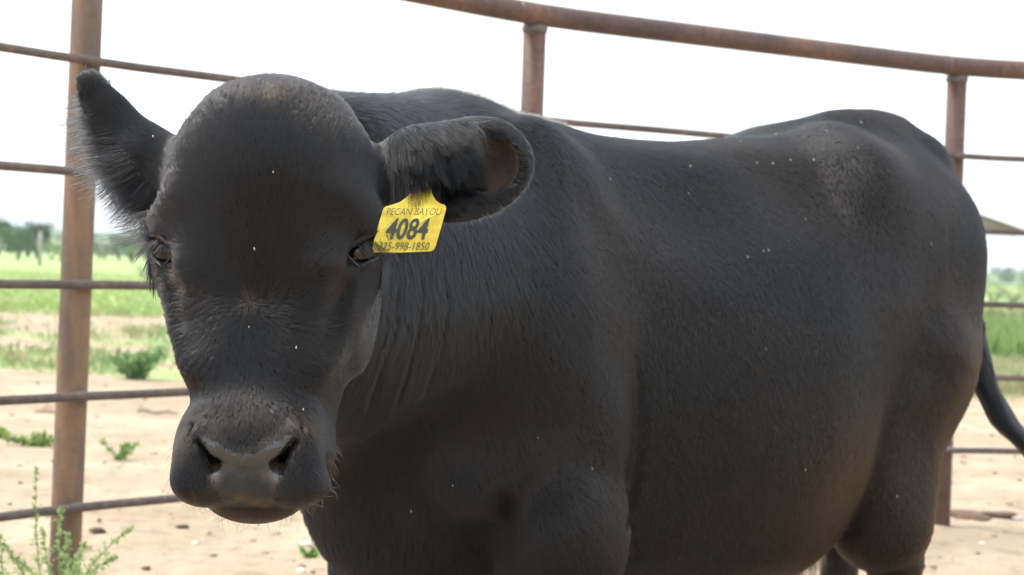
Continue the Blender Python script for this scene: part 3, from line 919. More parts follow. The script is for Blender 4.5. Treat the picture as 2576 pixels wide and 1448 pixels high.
curves_obj('ear_hair', pts, rr, np.array([.02, .018, .018]) * r_.uniform(.6, 2.6, (len(P), 1)), steer, LONG)
c2, M2 = EC['far']
def m_far(P):
    q = (P - c2) @ M2
    return (q[:, 0] > -.13) & (q[:, 0] < .12) & (q[:, 1] < -.010) & (q[:, 1] > -.09) & (np.abs(q[:, 2]) < .05) & (head_w(P) < .5)
P, N = region_points(m_far, 3800)
q = (P - c2) @ M2
low = sm(-q[:, 0], -.02, .09)[:, None]
D = unit((-cr * 1.0 + cu * .10) * (1 - low) + (-cr * .80 - cu * .62) * low + r_.normal(size=P.shape) * .10)
L = (.034 + .012 * low[:, 0]) * (1 - .65 * sm(q[:, 0], .0, .06)) * (1 - .6 * sm(-q[:, 0], .07, .11)) * r_.uniform(.4, 1.15, len(P))
pts, rr = grow(P, D, D + N * .2, L, .9, 6, .00024, .10, .72, .013, .12, 7, .10, .15)
# hairs leave the edge outwards
for i in range(1, 6): pts[:, i] = pts[:, 0] * .0 + pts[:, i] * .35 + (P + D * (L * i / 5)[:, None] + np.array([0, 0, -1]) * (.006 * (i / 5) ** 2)) * .65
curves_obj('ear_hair', pts, rr, np.array([.007, .007, .008]) * r_.uniform(.6, 1.8, (len(P), 1)), steer, LONG)
P, N = region_points(m_far, 900)
low = sm(-((P - c2) @ M2)[:, 0], -.02, .09)[:, None]
D = unit((-cr + cu * .05) * (1 - low) + (-cr * .85 - cu * .55) * low + r_.normal(size=P.shape) * .05)
L = r_.uniform(.045, .075, len(P)) * (1 - .6 * sm(((P - c2) @ M2)[:, 0], .02, .07))
pts, rr = grow(P, D, D + N * .1, L, .9, 6, .00026, .05, .85, .016, .15, 27, .08, .15)
for i in range(1, 6): pts[:, i] = pts[:, i] * .4 + (P + D * (L * i / 5)[:, None]) * .6
curves_obj('ear_hair', pts, rr, np.array([.006, .006, .007]) * r_.uniform(.6, 1.8, (len(P), 1)), steer, LONG)
def m_fartip(P):
    q = (P - c2) @ M2
    return (q[:, 0] > .05) & (np.abs(q[:, 1]) < .05) & (np.abs(q[:, 2]) < .04)
P, N = region_points(m_fartip, 1200)
D = unit(cu * .9 + cr * .15 + N * .3 + r_.normal(size=P.shape) * .15)
pts, rr = grow(P, N, D, .018 * r_.uniform(.4, 1.2, len(P)), .6, 4, .00022, .2, .7, .008, 0, 8)
curves_obj('ear_hair', pts, rr, np.array([.006, .006, .006]) * r_.uniform(.6, 1.8, (len(P), 1)), steer, LONG)
# whiskers and chin hair
def m_wh(P):
    h = hloc(P)
    return (h[:, 2] < -.20) & (h[:, 1] < .10) & ((np.abs(h[:, 0]) > .055) | (h[:, 2] < -.268)) & (pad_mask(P) < .1)
P, N = region_points(m_wh, 160)
D = unit(N * 1.0 - cu * .4 + r_.normal(size=P.shape) * .25)
pts, rr = grow(P, N, D, r_.uniform(.008, .026, len(P)), 1.0, 5, .00018, .3, 0, .01, .3, 9, .15, .3)
curves_obj('whiskers', pts, rr, np.array([.03, .02, .013]) * r_.uniform(.3, 2.0, (len(P), 1)), steer, HAIR)
# crest hairs standing on the withers
def m_cr(P):
    b = bloc(P); return (b[:, 2] > 1.2) & (np.abs(b[:, 1]) < .06) & (b[:, 0] < .15) & (b[:, 0] > -.5)
P, N = region_points(m_cr, 5000)
D = unit(BU * .5 + r_.normal(size=P.shape) * .5)
pts, rr = grow(P, N, D, r_.uniform(.008, .022, len(P)), .9, 4, .0003, .3, .5, .012, 0, 10)
curves_obj('crest_hair', pts, rr, np.array([.03, .024, .02]) * r_.uniform(.5, 1.8, (len(P), 1)), steer, HAIR)
# tail switch: strands running along the swinging tail
TP = np.array(TAIL[2:]); seg = np.linalg.norm(np.diff(TP, axis=0), axis=1); cs = np.concatenate([[0], np.cumsum(seg)])
def tp(t): return np.stack([np.interp(t, cs, TP[:, a]) for a in range(3)], -1)
nt_ = 9000; k = 7
t0 = rng.uniform(.02, cs[-1] - .1, nt_) ; Lt = rng.uniform(.06, .20, nt_)
an = rng.uniform(0, 2 * math.pi, nt_); ro = rng.uniform(.4, 1, nt_)
pts = np.empty((nt_, k, 3))
for i in range(k):
    t = t0 + Lt * i / (k - 1)
    p = tp(np.minimum(t, cs[-1])); 
    over = np.maximum(t - cs[-1], 0)[:, None]
    p = p + over * unit(TP[-1:] - TP[-2:-1])
    w = (np.interp(t, [0, .3, .55, .75, cs[-1]], [.018, .028, .039, .045, .042]) * ro + .003 * i / k)[:, None]
    sw = an + .5 * np.sin(t * 18 + an * 3)
    pts[:, i] = p + w * (np.cos(sw)[:, None] * cr * .9 + np.sin(sw)[:, None] * cf)
rr = np.tile(np.linspace(.0005, .0002, k), (nt_, 1))
curves_obj('tail_switch', pts, rr, np.array([.007, .0068, .0075]) * rng.uniform(.5, 2.0, (nt_, 1)), steer, HAIR)
# tuft under the belly
P, N = region_points(lambda P: (bloc(P)[:, 2] < .56) & (np.abs(bloc(P)[:, 0] - .72) < .10) & (np.abs(bloc(P)[:, 1]) < .12), 1500)
pts, rr = grow(P, N, np.tile([0, 0, -1.0], (len(P), 1)) + r_.normal(size=P.shape) * .2, r_.uniform(.03, .07, len(P)), .9, 5, .0004, .2, .6, .02, .8, 12)
curves_obj('belly_tuft', pts, rr, np.array([.02, .015, .012]) * r_.uniform(.5, 1.8, (len(P), 1)), steer, HAIR)
tag(steer, 'black hornless steer facing the camera, a yellow tag in one ear', 'steer')

# ------------------------------------------------------------------ chaff on the coat
fl = [((1900 + x / 1.2267) * .644, y / 1.2267 * .644) for x, y in [(580, 868), (970, 808), (960, 936), (1217, 691), (1288, 792), (1365, 795), (1452, 780), (1567, 777), (1778, 720), (1522, 1062), (1245, 1243), (1388, 658), (1632, 643), (1132, 652), (2120, 1170), (1345, 1210), (1320, 1214), (1790, 600)]]
fl += [(1484, 1180), (1143, 1220), (1033, 1283), (2253, 1248), (1921, 878), (643, 628), (629, 825), (745, 878), (688, 437), (385, 352), (758, 1037), (2020, 1180), (1350, 1100)]
V = []; F = []
for i, (px, py) in enumerate(fl):
    hit, nrm, _, _ = bvh.ray_cast(CAM, (at(px, py, 1) - CAM).normalized())
    if hit is None: continue
    a = random.Random(i); d = Vector((a.uniform(-.4, .4), a.uniform(-.3, .3), -1)).normalized()
    d = (d - nrm * d.dot(nrm)).normalized(); sd = nrm.cross(d)
    dist = (hit - CAM).length
    l = .0011 * dist * a.uniform(.8, 1.3); w = l * .42
    o = hit + nrm * .006; b0 = len(V)
    V += [o - d * l, o + sd * w, o + d * l, o - sd * w, o + nrm * w * .8, o - nrm * w * .6]
    F += [(b0 + p, b0 + q_, b0 + 4) for p, q_ in ((0, 1), (1, 2), (2, 3), (3, 0))] + [(b0 + q_, b0 + p, b0 + 5) for p, q_ in ((0, 1), (1, 2), (2, 3), (3, 0))]
o = link('chaff', mesh_py('chaff', V, F), simple_mat('chaff', (.36, .31, .22), .8))
tag(o, 'pale grass seeds and specks of chaff caught in the coat of the black steer', 'chaff', kind='stuff')

# ------------------------------------------------------------------ ear tag
tagroot = empty('ear_tag', tuple(at(1070, 470, 1.94)))
tag(tagroot, 'yellow plastic ear tag numbered 4084 hanging from the near ear of the black steer', 'ear tag')
TI = Matrix.Translation(-Vector(tagroot.location))
TD = 1.935
def tp2(px, py, off=0.0):
    """point on the slightly bowed tag"""
    x = (px - 1030) / 90
    d = TD + .004 * x * x + .020 * x + max(0, 535 - py) / 100 * .075 - off
    return at(px, py, d)
out = [(939, 636), (937, 622), (949, 575), (964, 526), (970, 520), (987, 515.5), (1008, 508), (1026, 494), (1036, 480), (1045, 468), (1056, 460), (1078, 458), (1083, 466), (1086, 480), (1088, 490), (1096, 504), (1108, 513), (1118, 515.5), (1122, 521), (1122, 528), (1109, 575), (1096, 620), (1091, 629), (1083, 633), (1010, 636)]
bm_ = []
import bmesh
bmm = bmesh.new()
fr = [bmm.verts.new(tp2(x, y, .0008)) for x, y in out]; bk = [bmm.verts.new(tp2(x, y, -.0008)) for x, y in out]
# triangulated front so that it can bow
ctr = bmm.verts.new(tp2(1030, 572, .0008)); ctb = bmm.verts.new(tp2(1030, 572, -.0008))
n_ = len(out)
for i in range(n_):
    j = (i + 1) % n_
    bmm.faces.new((fr[j], fr[i], ctr)); bmm.faces.new((bk[i], bk[j], ctb)); bmm.faces.new((fr[i], fr[j], bk[j], bk[i]))
bmesh.ops.recalc_face_normals(bmm, faces=bmm.faces)
mt_ = bpy.data.meshes.new('plate'); bmm.to_mesh(mt_); bmm.free()
m, nt, b = new_mat('tag_yellow')
tcn = node(nt, 'ShaderNodeTexCoord'); n0 = noise(nt, 60, 4, .6, tcn.outputs['Object'])
rp = ramp(nt, n0.outputs['Fac'], [(.35, (.52, .37, .025)), (.65, (.66, .52, .06))]); nt.links.new(rp.outputs['Color'], b.inputs['Base Color'])
b.inputs['Roughness'].default_value = .5; b.inputs['Subsurface Weight'].default_value = .0
o = link('plate', mt_, m, tagroot); o.matrix_parent_inverse = TI
INK = simple_mat('tag_ink', (.035, .048, .034), .6)
V, F = sphere_arrays(np.array(tp2(1067, 466, .001)), .005, 16, 10)
o = link('button', mesh_py('button', V, F), m, tagroot); o.matrix_parent_inverse = TI
INK2 = simple_mat('faded_ink', (.095, .085, .030), .6)
def lettering(txt, x0, x1, yb, yt, shear, bold):
    cu_ = bpy.data.curves.new('lettering', 'FONT'); cu_.body = txt; cu_.offset = bold; cu_.resolution_u = 3; cu_.shear = 0
    tob = bpy.data.objects.new('lettering_tmp', cu_); COL.objects.link(tob)
    dg = bpy.context.evaluated_depsgraph_get(); me_ = bpy.data.meshes.new_from_object(tob.evaluated_get(dg))
    bpy.data.objects.remove(tob)
    co = np.empty(len(me_.vertices) * 3); me_.vertices.foreach_get('co', co); co = co.reshape(-1, 3)
    mn = co.min(0); mxx = co.max(0)
    u = (co[:, 0] - mn[0]) / (mxx[0] - mn[0]); v = (co[:, 1] - mn[1]) / (mxx[1] - mn[1])
    hgt = yb - yt
    W = [tp2(x0 + uu * (x1 - x0 - shear * hgt) + shear * vv * hgt, yb - vv * hgt, .0016) for uu, vv in zip(u, v)]
    me_.vertices.foreach_set('co', np.array([tuple(w) for w in W]).ravel()); me_.update()
    o = link('lettering', me_, INK if bold else INK2, tagroot); o.matrix_parent_inverse = TI
    return o
lettering('PECAN BAYOU', 971, 1113, 542, 524, .30, .0)
lettering('4084', 965, 1086, 604, 549, .28, .022)
lettering('325-998-1850', 951, 1083, 630, 610, .28, .0)
# ================================================================== FENCE of rusty pipe
m, nt, b = new_mat('rusty_pipe')
tcn = node(nt, 'ShaderNodeTexCoord')
mpn = node(nt, 'ShaderNodeMapping'); mpn.inputs['Scale'].default_value = (1, 1, .35); nt.links.new(tcn.outputs['Object'], mpn.inputs['Vector'])
n0 = noise(nt, 5, 6, .6, mpn.outputs['Vector']); n1_ = noise(nt, 45, 5, .65, tcn.outputs['Object']); n2_ = noise(nt, 160, 3, .6, tcn.outputs['Object'])
r0 = ramp(nt, n0.outputs['Fac'], [(.32, (.075, .046, .043)), (.50, (.105, .060, .050)), (.62, (.155, .078, .052)), (.75, (.10, .072, .070))])
r1 = ramp(nt, n1_.outputs['Fac'], [(.35, (.55, .55, .58)), (.6, (1.1, 1.05, 1.0)), (.8, (1.5, 1.3, 1.1))])
mxn = node(nt, 'ShaderNodeMix', data_type='RGBA', blend_type='MULTIPLY'); mxn.inputs['Factor'].default_value = .8
nt.links.new(r0.outputs['Color'], mxn.inputs['A']); nt.links.new(r1.outputs['Color'], mxn.inputs['B'])
nt.links.new(mxn.outputs['Result'], b.inputs['Base Color'])
b.inputs['Roughness'].default_value = .62
bn = bump(nt, n2_.outputs['Fac'], .4, .001); nt.links.new(bn.outputs['Normal'], b.inputs['Normal'])
PIPE = m
m, nt, b = new_mat('orange_rust_pipe')
tcn = node(nt, 'ShaderNodeTexCoord')
mpn = node(nt, 'ShaderNodeMapping'); mpn.inputs['Scale'].default_value = (1, 1, .3); nt.links.new(tcn.outputs['Object'], mpn.inputs['Vector'])
n0 = noise(nt, 9, 6, .6, mpn.outputs['Vector'], .6); n1_ = noise(nt, 70, 5, .7, tcn.outputs['Object'])
r0 = ramp(nt, n0.outputs['Fac'], [(.30, (.095, .066, .055)), (.48, (.135, .092, .070)), (.60, (.22, .13, .075)), (.75, (.13, .098, .084))])
r1 = ramp(nt, n1_.outputs['Fac'], [(.28, (.45, .42, .42)), (.42, (1, 1, 1)), (.8, (1.25, 1.2, 1.15))])
mxn = node(nt, 'ShaderNodeMix', data_type='RGBA', blend_type='MULTIPLY'); mxn.inputs['Factor'].default_value = .75
nt.links.new(r0.outputs['Color'], mxn.inputs['A']); nt.links.new(r1.outputs['Color'], mxn.inputs['B'])
nt.links.new(mxn.outputs['Result'], b.inputs['Base Color']); b.inputs['Roughness'].default_value = .7
PIPE2 = m
RODM = PIPE.copy(); RODM.name = 'grey_brown_rod'
for n_ in RODM.node_tree.nodes:
    if n_.type == 'VALTORGB' and abs(n_.color_ramp.elements[0].color[0] - .075) < .01:
        for e_, c_ in zip(n_.color_ramp.elements, [(.078, .060, .056), (.11, .084, .076), (.14, .095, .075), (.13, .11, .10)]): e_.color = (*c_, 1)
WELD = simple_mat('weld_bead', (.11, .095, .09), .5)
PAINT = simple_mat('white_paint', (.8, .8, .78), .6)
fence = empty('pipe_fence', (0, 6, 0))
tag(fence, 'rusty welded pipe fence of the round pen with thick top rail and thin horizontal rods', 'fence')
FI = Matrix.Translation(-Vector(fence.location))
def fpart(name, V, F, mat, parent=None):
    o = link(name, mesh_py(name, V, F), mat, parent or fence)
    o.matrix_parent_inverse = FI if parent is None else Matrix.Identity(4)
    return o
def gxy(px, py, d):
    p = at(px, py, d); return (p.x, p.y)
dL, dM, dR = 4.60, 5.94, 6.98
Lp = at(193, 700, dL); Mp = at(1341, 200, dM); Rp = at(2396, 500, dR)
plan = [(-2.55, .75), (-2.36, 2.92), (Lp.x, Lp.y), (Mp.x, Mp.y), (Rp.x, Rp.y), (3.75, 7.25), (5.6, 6.8)]
posts = plan
def catmull(P, n=14):
    out = []
    Q = [P[0]] + list(P) + [P[-1]]
    for i in range(1, len(Q) - 2):
        p0, p1, p2, p3 = [np.array(q) for q in Q[i - 1:i + 3]]
        for k_ in range(n):
            t = k_ / n
            out.append(.5 * ((2 * p1) + (-p0 + p2) * t + (2 * p0 - 5 * p1 + 4 * p2 - p3) * t * t + (-p0 + 3 * p1 - 3 * p2 + p3) * t ** 3))
    out.append(np.array(P[-1]))
    return out
def straight(P, n=14):
    out = []
    for a, b_ in zip(P[:-1], P[1:]):
        for k_ in range(n): out.append(np.array(a) + (np.array(b_) - np.array(a)) * k_ / n)
    out.append(np.array(P[-1])); return out
def soften(L, keep=.5):
    L = [p.copy() for p in L]
    for _ in range(3): L = [L[0]] + [L[i] * .5 + (L[i - 1] + L[i + 1]) * .25 for i in range(1, len(L) - 1)] + [L[-1]]
    return L
line = soften(straight(plan))
RODH = [.326 + .305 * i for i in range(5)]
TOPH = 1.922
PR_, RR_, TR_ = .041, .0125, .040
# rods and rail are offset to the pen side of the posts
tang = [(line[min(i + 1, len(line) - 1)] - line[max(i - 1, 0)]) for i in range(len(line))]
inn = [np.array([t[1], -t[0]]) / np.linalg.norm(t) for t in tang]     # towards the camera side
for i, (x, y) in enumerate(posts):
    lean = 0.0085 if i == 2 else 0.0
    topz = 3.0 if i == 2 else TOPH - .02
    seg_z = [-.35, .4, .9, 1.4, topz]
    pts_ = [Vector((x + lean * (z - 1.1), y, z)) for z in seg_z]
    V, F = tube(pts_, PR_ * (1.04 if i == 2 else 1.0), 28)
    po = fpart('post', V, F, PIPE2 if i == 2 else PIPE)
    # weld beads where the rods touch the post
    for hz_ in RODH + ([TOPH - .052] if i != 2 else []):
        k_ = i * 14 if i * 14 < len(inn) else len(inn) - 1
        ivx, ivy = inn[k_]
        if hz_ in RODH:
            c_ = Vector((x + lean * (hz_ - 1.1) + ivx * (PR_ + .001) + .0 , y + ivy * (PR_ + .001), hz_))
            tg = Vector((tang[k_][0], tang[k_][1], 0)).normalized()
            V, F = tube([c_ + tg * a_ for a_ in (-.022, -.008, .008, .022)], [.006, .0155, .0155, .006], 10)
        else:
            V, F = tube([Vector((x, y, hz_ + dz)) for dz in (-.014, -.004, .006, .016)], [.0415, .0465, .0465, .043], 24)
        w = link('weld_bead', mesh_py('weld_bead', V, F), WELD, po)
    # the beads follow their post
for hz_ in RODH:
    pts_ = []
    for k_, (p, iv) in enumerate(zip(line, inn)):
        wob = .001 * math.sin(k_ * .9 + hz_ * 7) * (0 if k_ % 14 == 0 else 1)
        pts_.append(Vector((p[0] + iv[0] * (PR_ + RR_ * .6), p[1] + iv[1] * (PR_ + RR_ * .6), hz_ + wob)))
    V, F = tube(pts_, RR_, 12)
    fpart('rod', V, F, RODM)
pts_ = [Vector((p[0], p[1], TOPH)) for p in line]
V, F = tube(pts_, TR_, 28)
rail = fpart('top_rail', V, F, PIPE)
# splice ring and streak of white paint on the rail
def on_line(px, zz, off=0.0):
    """arc index where the rail passes under photo column px"""
    best = min(range(len(line) - 1), key=lambda i: abs((line[i][0] + line[i + 1][0]) / (line[i][1] + line[i + 1][1]) - (px - 1288) / F_PX) if line[i][1] > 2 else 9)
    return best
for px in (2345,):
    i = on_line(px, 0); p = Vector((*line[i], TOPH)); q = Vector((*line[i + 1], TOPH)); t = (q - p).normalized(); c_ = (p + q) / 2
    V, F = tube([c_ + t * a_ for a_ in (-.004, 0, .004)], [.0402, .0425, .0402], 28)
    w = link('weld_bead', mesh_py('weld_bead', V, F), WELD, rail)
for px, py, w_, h_ in ((1421, 32, .0045, .017), (1303, 8, .002, .006), (2062, 100, .003, .004), (1448, 20, .004, .003)):
    i = on_line(px, 0); p = Vector((*line[i], TOPH)); q = Vector((*line[i + 1], TOPH)); t = (q - p).normalized()
    ray = (at(px, py, 1) - CAM).normalized()
    # closest point of the rail axis to the ray, then out to the surface
    rbest = None
    for s_ in np.linspace(-2, 3, 300):
        c_ = p + (q - p) * s_
        dd = (c_ - CAM).cross(ray).length
        if rbest is None or dd < rbest[0]: rbest = (dd, c_)
    c_ = CAM + ray * (rbest[1] - CAM).dot(ray)
    off_ = c_ - rbest[1]; off_ -= t * off_.dot(t)
    vv = min(off_.length, TR_ * .97) * (1 if off_.z > 0 else -1)
    side = -ray; side = (side - t * side.dot(t)).normalized(); upv = side.cross(t); upv = upv if upv.z > 0 else -upv
    a0 = math.asin(max(-.97, min(.97, vv / TR_)))
    V = []; F = []
    na, nb = 5, 5
    for ia in range(na):
        for ib in range(nb):
            a_ = a0 + (ia / (na - 1) - .5) * h_ * 2 / TR_
            e_ = 1 - .6 * abs(ia / (na - 1) - .5) * 2
            V.append(rbest[1] + t * ((ib / (nb - 1) - .5) * 2 * w_ * e_) + (side * math.cos(a_) + upv * math.sin(a_)) * (TR_ + .0008))
    for ia in range(na - 1):
        for ib in range(nb - 1): F.append((ia * nb + ib, ia * nb + ib + 1, (ia + 1) * nb + ib + 1, (ia + 1) * nb + ib))
    w = link('paint_mark', mesh_py('paint_mark', V, F), PAINT, rail)

# ================================================================== GROUND
def ground_h(X, Y):
    P3 = np.stack([X, Y, np.zeros_like(X)], 1)
    r = np.hypot(X, Y)
    fade = sm(-r, -40, -12)
    h = fnoise(P3, .9, 51) * .03 * fade + fnoise(P3, 5.0, 52) * .012 * fade
    h += np.abs(fnoise(P3, 17.0, 53)) * .012 * sm(-r, -22, -8) + fnoise(P3, 48.0, 54) * .0045 * sm(-r, -12, -6)
    # flattened under the hooves
    bb = (P3 - BO) @ BM
    h *= 1 - .8 * np.exp(-((bb[:, 0] - .45) ** 2 / .6 + bb[:, 1] ** 2 / .12))
    # low rise of the land far away
    return h
azs = np.concatenate([np.linspace(-180, -32, 60, endpoint=False), np.linspace(-32, 32, 420, endpoint=False), np.linspace(32, 180, 60)])
rs = np.concatenate([[0.02], np.geomspace(.8, 5000, 400)])
A_, R_g = np.meshgrid(np.radians(azs), rs, indexing='ij')
GX = (R_g * np.sin(A_)).ravel(); GY = (R_g * np.cos(A_)).ravel()
GZ = ground_h(GX, GY)
na, nr = len(azs), len(rs)
ia, ir = np.meshgrid(np.arange(na - 1), np.arange(nr - 1), indexing='ij')
i0 = (ia * nr + ir).ravel(); GF = np.stack([i0, i0 + 1, i0 + nr + 1, i0 + nr], 1)
gme = mesh_np('ground', np.stack([GX, GY, GZ], 1), GF[:, ::-1] if False else GF)
# grass cover mask, shared by the ground colour and the tufts
def cover(X, Y):
    P3 = np.stack([X, Y, np.zeros_like(X)], 1)
    n = fnoise(P3, .55, 61, 3); n2 = fnoise(P3, 2.2, 62, 3)
    side = sm(X / np.maximum(Y, .1), -.05, .12)                 # 0 on the left, 1 on the right
    y = Y + n * 1.0
    patch = sm(y, 12.0, 13.5) * sm(n2 + .35 - .5 * side * 0, -.35, .35)
    bare = np.exp(-((Y - 24.5 + n) / 2.2) ** 2) * (1 - side)
    far = sm(y, 25.5, 28)
    c = np.maximum(patch * (1 - bare) * (.75 - .0 * side), far)
    return np.clip(c, 0, 1)
cov = cover(GX, GY)
set_color(gme, 'cover', np.stack([cov, sm(GY, 24, 30), cov * 0], 1))
m, nt, b = new_mat('pen_soil')
tcn = node(nt, 'ShaderNodeTexCoord'); ob = tcn.outputs['Object']
na_ = noise(nt, 1.1, 6, .6, ob); nb_ = noise(nt, 9, 6, .65, ob); nc_ = noise(nt, 60, 4, .7, ob)
sand = ramp(nt, na_.outputs['Fac'], [(.30, (.30, .23, .155)), (.52, (.38, .30, .215)), (.70, (.45, .37, .275))])
sp = ramp(nt, nb_.outputs['Fac'], [(.30, (.62, .56, .52)), (.46, (1, 1, 1)), (.75, (1.15, 1.15, 1.15))])
sp2 = ramp(nt, nc_.outputs['Fac'], [(.28, (.6, .55, .5)), (.42, (1, 1, 1)), (.72, (1.05, 1.05, 1.05)), (.80, (1.6, 1.6, 1.6))])
x1 = node(nt, 'ShaderNodeMix', data_type='RGBA', blend_type='MULTIPLY'); x1.inputs['Factor'].default_value = .8
nt.links.new(sand.outputs['Color'], x1.inputs['A']); nt.links.new(sp.outputs['Color'], x1.inputs['B'])
x2 = node(nt, 'ShaderNodeMix', data_type='RGBA', blend_type='MULTIPLY'); x2.inputs['Factor'].default_value = .7
nt.links.new(x1.outputs['Result'], x2.inputs['A']); nt.links.new(sp2.outputs['Color'], x2.inputs['B'])
ngr = noise(nt, .35, 6, .65, ob); 
gr_ = ramp(nt, ngr.outputs['Fac'], [(.30, (.20, .30, .10)), (.50, (.30, .39, .15)), (.70, (.39, .44, .20))])
vc = node(nt, 'ShaderNodeVertexColor', layer_name='cover'); sepn = node(nt, 'ShaderNodeSeparateColor'); nt.links.new(vc.outputs['Color'], sepn.inputs['Color'])
nd = noise(nt, 3.0, 6, .7, ob)
ad = node(nt, 'ShaderNodeMath', operation='ADD'); nt.links.new(sepn.outputs['Red'], ad.inputs[0]); nt.links.new(nd.outputs['Fac'], ad.inputs[1])
mr2 = node(nt, 'ShaderNodeMapRange'); mr2.inputs['From Min'].default_value = .95; mr2.inputs['From Max'].default_value = 1.35
nt.links.new(ad.outputs[0], mr2.inputs['Value'])
x3 = node(nt, 'ShaderNodeMix', data_type='RGBA')
nt.links.new(mr2.outputs['Result'], x3.inputs['Factor']); nt.links.new(x2.outputs['Result'], x3.inputs['A']); nt.links.new(gr_.outputs['Color'], x3.inputs['B'])
nt.links.new(x3.outputs['Result'], b.inputs['Base Color']); b.inputs['Roughness'].default_value = .95; b.inputs['Specular IOR Level'].default_value = .15
bb1 = bump(nt, nc_.outputs['Fac'], .5, .01); bb2 = bump(nt, nb_.outputs['Fac'], .6, .04, bb1.outputs['Normal']); nt.links.new(bb2.outputs['Normal'], b.inputs['Normal'])
g = link('ground', gme, m); g['kind'] = 'structure'; g['label'] = 'pale sandy soil of the pen running out into green pasture'

# ------------------------------------------------------------------ clods and pebbles (uncountable)
r_ = np.random.default_rng(77)
def rock_arrays(c, s, seed, flat=.6):
    q = random.Random(seed); bmr = bmesh.new(); bmesh.ops.create_icosphere(bmr, subdivisions=1, radius=1)
    V = [Vector((v.co.x * q.uniform(.7, 1.2) * s, v.co.y * q.uniform(.7, 1.2) * s, v.co.z * q.uniform(.6, 1.1) * s * flat)) + Vector(c) for v in bmr.verts]
    F = [tuple(v.index for v in f.verts) for f in bmr.faces]; bmr.free(); return V, F
V = []; F = []; bmr = bmesh.new(); bmesh.ops.create_icosphere(bmr, subdivisions=1, radius=1)
base = np.array([v.co[:] for v in bmr.verts]); bf = np.array([[v.index for v in f.verts] for f in bmr.faces]); bmr.free()
np_ = 5200
Yp = 3.2 + 17 * r_.uniform(size=np_) ** 1.4; Xp = (r_.uniform(-.45, .45, np_)) * Yp * 1.1
sz = .003 + .014 * r_.uniform(size=np_) ** 6 * 1.3
Zp = ground_h(Xp, Yp)
VV = base[None] * sz[:, None, None] * r_.uniform(.6, 1.2, (np_, 12 if len(base) == 12 else len(base), 3)) * np.array([1.2, 1.2, .7])
VV += np.stack([Xp, Yp, Zp + sz * .15], 1)[:, None]
FF = bf[None] + (np.arange(np_) * len(base))[:, None, None]
pme = mesh_np('pebbles', VV.reshape(-1, 3), FF.reshape(-1, 3), False)
kind_ = r_.uniform(size=np_)
pc = np.where((kind_ < .12)[:, None], np.array([.62, .58, .52]), np.where((kind_ < .30)[:, None], np.array([.17, .115, .075]), np.array([.36, .27, .19])))
set_color(pme, 'tint', np.repeat(pc, len(base), 0))
def tint_mat(name, rough=.9, trans=0.0):
    m, nt, b = new_mat(name); a = node(nt, 'ShaderNodeVertexColor', layer_name='tint')
    nt.links.new(a.outputs['Color'], b.inputs['Base Color']); b.inputs['Roughness'].default_value = rough
    b.inputs['Specular IOR Level'].default_value = .2
    if trans:
        tr = node(nt, 'ShaderNodeBsdfTranslucent'); nt.links.new(a.outputs['Color'], tr.inputs['Color'])
        ms = node(nt, 'ShaderNodeMixShader'); ms.inputs[0].default_value = trans
        nt.links.new(b.outputs['BSDF'], ms.inputs[1]); nt.links.new(tr.outputs['BSDF'], ms.inputs[2])
        nt.links.new(ms.outputs['Shader'], nt.nodes['Material Output'].inputs['Surface'])
    return m
PEB = tint_mat('clod'); LEAF = tint_mat('leaf', .6, .35)
tag(link('pebbles', pme, PEB), 'small stones and clods scattered over the sandy pen floor', 'pebbles', kind='stuff')
def solo_rock(name, px, py, s, col, label, cat, flat=.6, group=None):
    p = ground_at(px, py); z = float(ground_h(np.array([p.x]), np.array([p.y]))[0])
    bmr = bmesh.new(); bmesh.ops.create_icosphere(bmr, subdivisions=3, radius=1)
    q = random.Random(int(px)); ph = [q.uniform(0, 6) for _ in range(6)]
    for v in bmr.verts:
        c = v.co.copy(); k = 1 + .16 * math.sin(3 * c.x + ph[0]) + .14 * math.sin(4 * c.y + ph[1]) + .12 * math.sin(5 * c.z + ph[2]) + .07 * math.sin(9 * c.x + 7 * c.y + ph[3])
        v.co = Vector((c.x * s * 1.25, c.y * s, c.z * s * flat)) * k
    me_ = bpy.data.meshes.new(name); bmr.to_mesh(me_); bmr.free(); me_.polygons.foreach_set('use_smooth', [True] * len(me_.polygons))
    m, nt, b = new_mat(name + '_mat'); t = node(nt, 'ShaderNodeTexCoord'); n = noise(nt, 30, 5, .65, t.outputs['Object'])
    rr_ = ramp(nt, n.outputs['Fac'], [(.3, tuple(x * .6 for x in col)), (.65, col)]); nt.links.new(rr_.outputs['Color'], b.inputs['Base Color']); b.inputs['Roughness'].default_value = .9
    bn = bump(nt, n.outputs['Fac'], .7, .01); nt.links.new(bn.outputs['Normal'], b.inputs['Normal'])
    o = link(name, me_, m, None, (p.x, p.y, z + s * flat * .35)); tag(o, label, cat, group); return o
solo_rock('rock', 768, 1382, .022, (.62, .55, .46), 'pale stone on the sand below the muzzle, beside a tiny green sprig', 'rock', .75)
solo_rock('rock', 122, 1034, .055, (.42, .30, .20), 'brown lump lying just behind the left fence post', 'rock', .7)
solo_rock('dung_pat', 458, 1338, .020, (.07, .05, .035), 'small dark dung pat on the sand below the steer\'s chin', 'dung pat', .4)
solo_rock('dung_pat', 245, 1352, .024, (.075, .05, .035), 'dark crumbled dung beside the left fence post behind the weed', 'dung pat', .35)
solo_rock('dung_pat', 2440, 1303, .085, (.16, .095, .06), 'wide brown dung pat on the ground at far right behind the hind leg', 'dung pat', .22)
solo_rock('dung_pat', 2505, 1300, .060, (.12, .075, .048), 'smaller dark dung heap touching the wide brown one at far right', 'dung pat', .30)
solo_rock('rock', 2558, 1304, .022, (.55, .52, .48), 'small pale stone right of the brown dung at far right', 'rock', .7)
